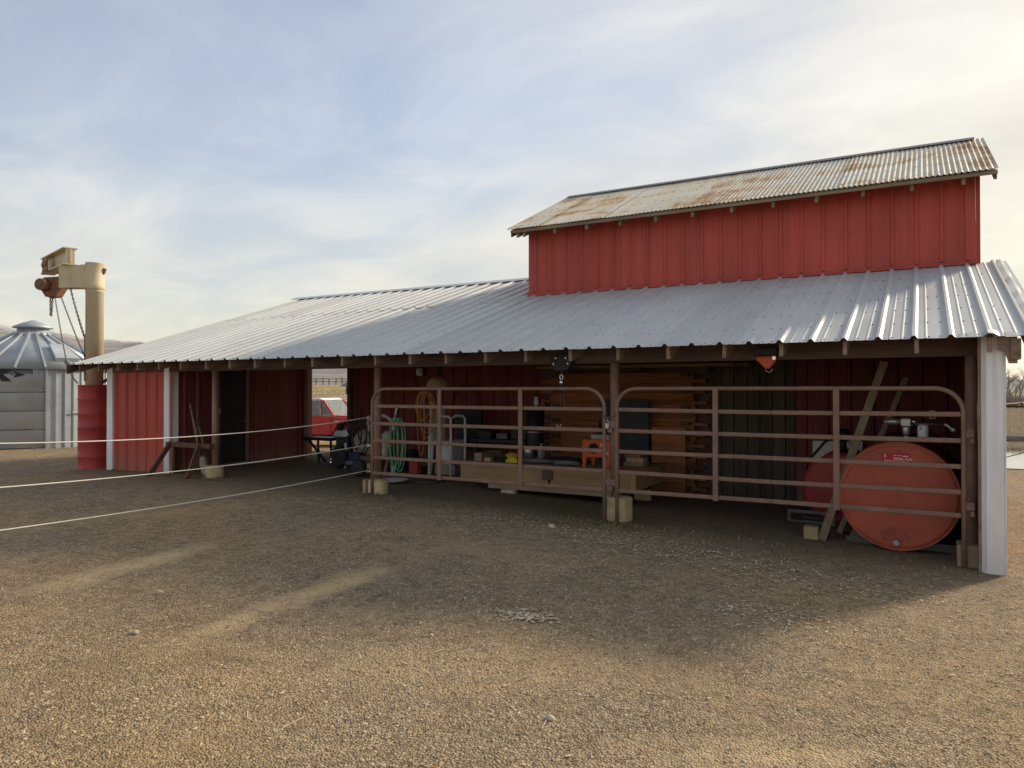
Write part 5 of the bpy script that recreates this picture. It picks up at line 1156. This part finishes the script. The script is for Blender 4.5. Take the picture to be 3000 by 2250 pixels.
# low shed roof and a wooden shed corner beyond the truck
ls = thing('low_shed', 'low shed with a striped rusty metal roof beyond the red pickup', 'shed', (-26, 27, -.2))
LD = (RT*1.0).normalized()
def lsp(u, w, z): return tuple(Vector((-26.0, 27.1, 0))+RT*u+FWD*w+Vector((0, 0, z)))
m = MB(); m.add([lsp(-4, -3, 1.08), lsp(6, -3, 1.12), lsp(6, 3.5, 1.42), lsp(-4, 3.5, 1.38), lsp(-4, -3, 1.05), lsp(6, -3, 1.09), lsp(6, 3.5, 1.38), lsp(-4, 3.5, 1.34)], [(0, 1, 2, 3), (7, 6, 5, 4), (0, 4, 5, 1), (1, 5, 6, 2), (2, 6, 7, 3), (3, 7, 4, 0)]); rf_ = m.build('roof', M['rusty_iron'], ls)
for i in range(30):
    m = MB(); u = -3.9+i*.34; m.bar(lsp(u, -3, 1.095+(u+4)*.004), lsp(u, 3.5, 1.395+(u+4)*.004), .06, .05); m.build('batten', M['dark_beam'], rf_)
m = MB(); m.add([lsp(-3.8, -2.8, -.6), lsp(5.8, -2.8, -.6), lsp(5.8, 3.3, -.4), lsp(-3.8, 3.3, -.4), lsp(-3.8, -2.8, 1.06), lsp(5.8, -2.8, 1.09), lsp(5.8, 3.3, 1.36), lsp(-3.8, 3.3, 1.33)], [(0, 3, 2, 1), (4, 5, 6, 7), (0, 1, 5, 4), (1, 2, 6, 5), (2, 3, 7, 6), (3, 0, 4, 7)]); m.build('wall', M['old_board'], ls)
# pole fence across the field
pf_ = thing('field_fence', 'grey wooden pole fence crossing the dry field beyond the pickup', 'fence', (-64, 67, ground(-64, 67)))
prev = None
for i in range(11):
    p = cw_pt(870+i*19, 1130, 92+i*.6); z = ground(p.x, p.y); h = .95
    m = MB(); m.bar((p.x, p.y, z-.3), (p.x+.08*(-1)**i, p.y, z+h*(.85+.3*((i*7) % 5)/5)), .11, .11); m.build('fence_post', M['log_grey'], pf_)
    if prev:
        for hh in (.80, .45): m = MB(); m.bar((prev[0], prev[1], prev[2]+hh), (p.x, p.y, z+hh), .08, .10); m.build('rail', M['log_grey'], pf_)
    prev = (p.x, p.y, z)
cs = thing('wooden_shed', 'weathered wooden shed whose roof corner shows at the right edge of the passage', 'shed', (-41, 46, 0))
p = cw_pt(1062, 1120, 60); z = ground(p.x, p.y)
m = MB(); m.box(p.x-.9, p.x+2.5, p.y-1, p.y+2, z-.3, 2.0); m.build('wall', M['old_board'], cs); m = MB(); m.add([(p.x-1.3, p.y-1.3, 1.95), (p.x+2.9, p.y-1.3, 1.95), (p.x+2.9, p.y+.5, 2.75), (p.x-1.3, p.y+.5, 2.75), (p.x-1.3, p.y+2.3, 1.95), (p.x+2.9, p.y+2.3, 1.95)], [(0, 1, 2, 3), (3, 2, 5, 4), (0, 3, 4), (1, 5, 2)]); m.build('roof', M['log_grey'], cs)

# ------------------------------------------------------------------ right background: log rail, pole, bare trees
lf = thing('log_fence', 'grey log rail fence beside the pond right of the barn', 'fence', (3, 25.4, -.36))
p0, p1 = cw_pt(2880, 1284, 21.5), cw_pt(3240, 1287, 20.5)
m = MB(); m.tube([p0, p0.lerp(p1, .5)+Vector((0, 0, -.015)), p1], [.085, .08, .07], 10); m.build('rail', M['log_grey'], lf)
for p in (p0.lerp(p1, .06), p1):
    m = MB(); m.cyl((p.x, p.y+.12, ground(p.x, p.y)-.3), (p.x, p.y+.12, p.z+.25), .07, .06, 10); m.build('fence_post', M['log_grey'], lf)
fp = cw_pt(2925, 1345, 18.5); fq = cw_pt(3060, 1300, 18.0)
m = MB(); m.tube([fp, fp.lerp(fq, .5)+Vector((0, 0, -.04)), fq], .012, 6); tag(m.build('fallen_wire', M['dark_steel']), 'dark wire sagging over the pond beside the log rail', 'wire')
p = cw_pt(2956, 1140, 150); m = MB(); m.cyl((p.x, p.y, ground(p.x, p.y)-.3), (p.x, p.y, 1.65+(1143-1112)/2119*150+1.0), .16, .11, 8); ut = thing('utility_pole', 'pale utility pole standing among the bare trees right of the barn', 'pole', (p.x, p.y, ground(p.x, p.y))); m.build('pole', M['canvas'], ut); m = MB(); m.box(p.x-.7, p.x+.7, p.y-.06, p.y+.06, 4.0, 4.12); m.build('crossarm', M['canvas'], ut)
sk_ = thing('field_sled', 'low flat farm implement lying in the field right of the barn', 'implement', tuple(cw_pt(2970, 1185, 80)))
p = cw_pt(2972, 1183, 80); zz = ground(p.x, p.y); 
m = MB(); m.add([(p.x-2.2, p.y-.8, zz+.35), (p.x+1.6, p.y-.8, zz+.75), (p.x+1.9, p.y+.8, zz+.85), (p.x-1.9, p.y+.8, zz+.45)], [(0, 1, 2, 3)]); o = m.build('deck', M['hoist_rust'], sk_); mo = o.modifiers.new('s', 'SOLIDIFY'); mo.thickness = .15
m = MB(); m.bar((p.x+.5, p.y-.8, zz+.7), (p.x+1.7, p.y-2.5, zz+.05), .14, .14); m.bar((p.x-2, p.y, zz+.2), (p.x+2.4, p.y, zz+.2), .2, .3); m.build('drawbar', M['dark_steel'], sk_)
def bare_tree_meshes(seed, H):
    rnd = random.Random(seed); tr = MB(); cr = MB()
    def grow(p, d, L, r, lev):
        n = 3; pts = [p]; q = p; dd = d
        for i in range(n):
            dd = (dd+Vector((rnd.uniform(-.18, .18), rnd.uniform(-.18, .18), rnd.uniform(-.02, .14)))).normalized(); q = q+dd*L/n; pts.append(q)
        (tr if lev == 0 else cr).tube(pts, [r*(1-.45*i/n) for i in range(n+1)], 5 if lev < 2 else 3, False)
        if lev >= 4: return
        for i in range(rnd.choice((3, 4)) if lev < 3 else 3):
            t = rnd.uniform(.35, 1.0); b = pts[min(n, int(t*n)+(1 if t*n % 1 > .5 else 0))]
            a = rnd.uniform(0, 2*math.pi); sp_ = rnd.uniform(.45, .95)
            nd = (dd+Vector((math.cos(a)*sp_, math.sin(a)*sp_, rnd.uniform(-.1, .35)))).normalized(); grow(b, nd, L*rnd.uniform(.55, .75), r*.5, lev+1)
    grow(Vector((0, 0, -.2)), Vector((0, 0, 1)), H*.42, H*.018, 0)
    return tr.mesh('trunk', M['bark']), cr.mesh('crown', M['bark'])
TM = [bare_tree_meshes(s, 8.5) for s in (3, 8, 21)]
tree_lab = ['leafless tree at the left end of the far row, mostly behind the white corner', 'leafless tree close behind the white corner trim', 'leafless tree just left of the utility pole', 'leafless tree just right of the utility pole', 'wide leafless tree in the middle of the far row', 'leafless tree at the right edge of the view', 'leafless tree past the right edge of the view, nearest of the row', 'leafless tree farthest right beyond the field', 'smaller leafless tree in the rear row near the white corner', 'smaller leafless tree in the rear row behind the pole', 'smaller leafless tree in the rear row at the right edge']
tree_spots = [(2890, 112), (2925, 138), (2948, 120), (2962, 150), (2985, 128), (3004, 145), (3030, 118), (3070, 132), (2940, 170), (2975, 180), (3010, 175)]
for i, (u, d) in enumerate(tree_spots):
    p = cw_pt(u, 1143, d); z = ground(p.x, p.y)
    t = thing('bare_tree', tree_lab[i], 'tree', (p.x, p.y, z), 'bare trees beyond the field')
    s_ = random.uniform(.75, 1.15)
    t.scale = (s_, s_, s_*.8); t.rotation_euler = (0, 0, random.uniform(0, 6.28))
    for nm, me in zip(('trunk', 'crown'), TM[i % 3]):
        o = D.objects.new(nm, me); COL.objects.link(o); o.parent = t
# brush line: a mass nobody could count
bsh = MB(); rnd = random.Random(5)
for i in range(900):
    u = rnd.uniform(2860, 3120); d = rnd.uniform(92, 115); p = cw_pt(u, 1143, d); z = ground(p.x, p.y)
    for k in range(3):
        a = rnd.uniform(0, 6.28); h = rnd.uniform(.7, 2.0); dx, dy = math.cos(a)*.5, math.sin(a)*.5
        bsh.add([(p.x, p.y, z), (p.x+dx*.12, p.y+.05, z), (p.x+dx, p.y+dy, z+h)], [(0, 1, 2)])
tag(bsh.build('brush', M['bark']), 'tangled leafless brush along the far edge of the field', 'brush', kind='stuff')

# ------------------------------------------------------------------ dry grass, straw and stones
def blades(name, n, region, hmin, hmax, mat, label):
    m = MB(); rnd = random.Random(11)
    for i in range(n):
        x, y = region(rnd); z = ground(x, y); a = rnd.uniform(0, 6.28); h = rnd.uniform(hmin, hmax); w = rnd.uniform(.006, .014)*(1+math.hypot(x, y)/18)
        c, s = math.cos(a), math.sin(a); lx, ly = rnd.uniform(-.5, .5)*h, rnd.uniform(-.5, .5)*h
        m.add([(x-c*w, y-s*w, z-.01), (x+c*w, y+s*w, z-.01), (x+lx, y+ly, z+h)], [(0, 1, 2)])
    return tag(m.build(name, M[mat]), label, 'grass', kind='stuff')
def reg_right(r):
    d = 24+60*r.random()**1.8; p = cw_pt(r.uniform(2900, 3080), 1143, d); return p.x, p.y
def reg_gap(r):
    d = r.uniform(28, 80); p = cw_pt(r.uniform(880, 1060), 1143, d); return p.x, p.y
blades('dry_grass', 9000, reg_right, .05, .22, 'straw', 'dry tan grass in the field right of the barn')
blades('dry_grass', 3500, reg_gap, .03, .10, 'straw', 'dry tan grass in the field seen through the passage')
def reg_post(r):
    cx, cy, sp = r.choice(((-3.7, 7.75, .35), (-3.3, 8.1, .25), (-7.0, 8.15, .3), (-10.6, 8.2, .3), (-5.2, 8.0, .9), (-1.5, 8.1, .9), (-13.2, 8.3, .8))); return r.gauss(cx, sp), r.gauss(cy, .10)
plain('weed', (.17, .145, .075), .8, 0, .35, 9, 0)
blades('weeds', 800, reg_post, .012, .055, 'weed', 'short dull green weeds along the posts and the drip line')
# pale chaff and straw scattered along the drip line
st_ = MB(); rnd = random.Random(4)
def chip(x, y, L, w):
    z = ground(x, y)+.008; a = rnd.uniform(0, 6.28); c, s = math.cos(a), math.sin(a); tz = rnd.uniform(-.004, .006)
    st_.add([(x-c*L-s*w, y-s*L+c*w, z), (x-c*L+s*w, y-s*L-c*w, z), (x+c*L+s*w, y+s*L-c*w, z+tz), (x+c*L-s*w, y+s*L+c*w, z+tz+.002)], [(0, 1, 2, 3)])
for cx, cy, sx_, sy_, n in ((-2.6, 7.35, .8, .25, 420), (-1.6, 7.05, .7, .25, 300), (-3.6, 7.6, .4, .15, 160), (-.9, 6.6, .5, .15, 120), (-5.0, 7.6, .5, .18, 150), (-2.5, 4.6, .13, .07, 170), (-.95, 5.6, .25, .15, 110), (-8, 7.4, 1.5, .5, 140), (-4, 5, 3.2, 2.2, 160), (-3, 7.2, 3.5, .6, 350)):
    for i in range(n): chip(rnd.gauss(cx, sx_), rnd.gauss(cy, sy_), rnd.uniform(.006, .022), rnd.uniform(.004, .009))
for i in range(70): chip(rnd.uniform(-5.5, .8), rnd.uniform(2.2, 6.5), rnd.uniform(.03, .09), .0022)
tag(st_.build('straw_litter', M['straw']), 'pale straw and chaff scattered on the gravel along the drip line', 'litter', kind='stuff')

def gravel_stones():
    m = MB(); rows_ = []
    y = 1.2; pts = []
    nxg, nyg = 60, 44; X0, X1, Y0, Y1 = -9.5, 3.0, 1.6, 8.2
    vs_ = []
    for j in range(nyg+1):
        for i in range(nxg+1):
            xx, yy = X0+(X1-X0)*i/nxg, Y0+(Y1-Y0)*j/nyg; vs_.append((xx, yy, ground(xx, yy)-.002))
    fs = []
    for j in range(nyg):
        for i in range(nxg):
            xx, yy = X0+(X1-X0)*(i+.5)/nxg, Y0+(Y1-Y0)*(j+.5)/nyg
            dep = xx*FWD.x+yy*FWD.y; lat = xx*RT.x+yy*RT.y
            if dep < 2.6 or abs(lat) > dep*.76+.3 or dep > 9: continue
            fs.append((j*(nxg+1)+i, j*(nxg+1)+i+1, (j+1)*(nxg+1)+i+1, (j+1)*(nxg+1)+i))
    m.add(vs_, fs)
    o = m.build('gravel_stones', M['stone'])
    me = o.data
    at = me.attributes.new('dens', 'FLOAT', 'POINT')
    vals = []
    for v in me.vertices:
        dep = v.co.x*FWD.x+v.co.y*FWD.y
        k = 1.0 if dep < 4.2 else max(.10, 1-(dep-4.2)/3.4)
        k *= .35+.9*ss(-.35, .25, mnoise.noise(Vector((v.co.x*.8, v.co.y*.8, 9))))
        if v.co.y > 7.3: k *= .35
        vals.append(k)
    at.data.foreach_set('value', vals)
    ng = D.node_groups.new('scatter', 'GeometryNodeTree')
    ng.interface.new_socket('Geometry', in_out='INPUT', socket_type='NodeSocketGeometry'); ng.interface.new_socket('Geometry', in_out='OUTPUT', socket_type='NodeSocketGeometry')
    gi = ng.nodes.new('NodeGroupInput'); go = ng.nodes.new('NodeGroupOutput')
    na_ = N(ng, 'GeometryNodeInputNamedAttribute', data_type='FLOAT'); na_.inputs['Name'].default_value = 'dens'
    mu = N(ng, 'ShaderNodeMath', operation='MULTIPLY'); mu.inputs[1].default_value = 4600; ng.links.new(na_.outputs[0], mu.inputs[0])
    ds = N(ng, 'GeometryNodeDistributePointsOnFaces'); ng.links.new(gi.outputs[0], ds.inputs['Mesh']); ng.links.new(mu.outputs[0], ds.inputs['Density'])
    ico = N(ng, 'GeometryNodeMeshIcoSphere'); ico.inputs['Radius'].default_value = 1.0; ico.inputs['Subdivisions'].default_value = 2
    nz = N(ng, 'ShaderNodeTexNoise', inp={'Scale': 1.1, 'Detail': 1.0})
    sv = N(ng, 'ShaderNodeVectorMath', operation='SUBTRACT'); sv.inputs[1].default_value = (.5, .5, .5); ng.links.new(nz.outputs['Color'], sv.inputs[0])
    sv2 = N(ng, 'ShaderNodeVectorMath', operation='SCALE'); sv2.inputs['Scale'].default_value = 1.5; ng.links.new(sv.outputs[0], sv2.inputs[0])
    sp_ = N(ng, 'GeometryNodeSetPosition'); ng.links.new(ico.outputs['Mesh'], sp_.inputs['Geometry']); ng.links.new(sv2.outputs[0], sp_.inputs['Offset'])
    sm_ = N(ng, 'GeometryNodeSetMaterial'); sm_.inputs['Material'].default_value = M['stone']; ng.links.new(sp_.outputs[0], sm_.inputs['Geometry'])
    ip = N(ng, 'GeometryNodeInstanceOnPoints'); ng.links.new(ds.outputs['Points'], ip.inputs['Points']); ng.links.new(sm_.outputs[0], ip.inputs['Instance'])
    rr = N(ng, 'FunctionNodeRandomValue', data_type='FLOAT_VECTOR'); rr.inputs[0].default_value = (-.5, -.5, 0); rr.inputs[1].default_value = (.5, .5, 6.28)
    ng.links.new(rr.outputs[0], ip.inputs['Rotation'])
    r1 = N(ng, 'FunctionNodeRandomValue', data_type='FLOAT'); r1.inputs[2].default_value = 0; r1.inputs[3].default_value = 1; r1.inputs['Seed'].default_value = 3
    pw_ = N(ng, 'ShaderNodeMath', operation='POWER'); pw_.inputs[1].default_value = 9.0; ng.links.new(r1.outputs[1], pw_.inputs[0])
    ma = N(ng, 'ShaderNodeMath', operation='MULTIPLY_ADD'); ma.inputs[1].default_value = .0078; ma.inputs[2].default_value = .0035; ng.links.new(pw_.outputs[0], ma.inputs[0])
    cx_ = N(ng, 'ShaderNodeCombineXYZ'); z_ = N(ng, 'ShaderNodeMath', operation='MULTIPLY'); z_.inputs[1].default_value = .62; ng.links.new(ma.outputs[0], z_.inputs[0])
    x_ = N(ng, 'ShaderNodeMath', operation='MULTIPLY'); x_.inputs[1].default_value = 1.3; ng.links.new(ma.outputs[0], x_.inputs[0])
    ng.links.new(x_.outputs[0], cx_.inputs[0]); ng.links.new(ma.outputs[0], cx_.inputs[1]); ng.links.new(z_.outputs[0], cx_.inputs[2]); ng.links.new(cx_.outputs[0], ip.inputs['Scale'])
    ng.links.new(ip.outputs[0], go.inputs[0])
    mo = o.modifiers.new('scatter', 'NODES'); mo.node_group = ng
    return tag(o, 'loose gravel stones covering the yard', 'gravel', kind='stuff')
gravel_stones()
rk = random.Random(2)
for x, y, r, lab in ((-5.3, 3.65, .026, 'grey fist sized rock on the gravel at the left of the yard'), (-4.62, 3.0, .022, 'rounded brown rock beside the tan wheel track'), (-1.62, 3.25, .018, 'smooth oval tan stone lying on the gravel right of centre'), (-3.75, 7.55, .035, 'pale flat rock on the ground left of the middle post footing')):
    m = MB(); m.blob((x, y, ground(x, y)+r*.4), (r*1.3, r, r*.75), 2, .5, 1.4, rk.randint(0, 99)); tag(m.build('rock', M['rock']), lab, 'rock', 'loose rocks in the yard')
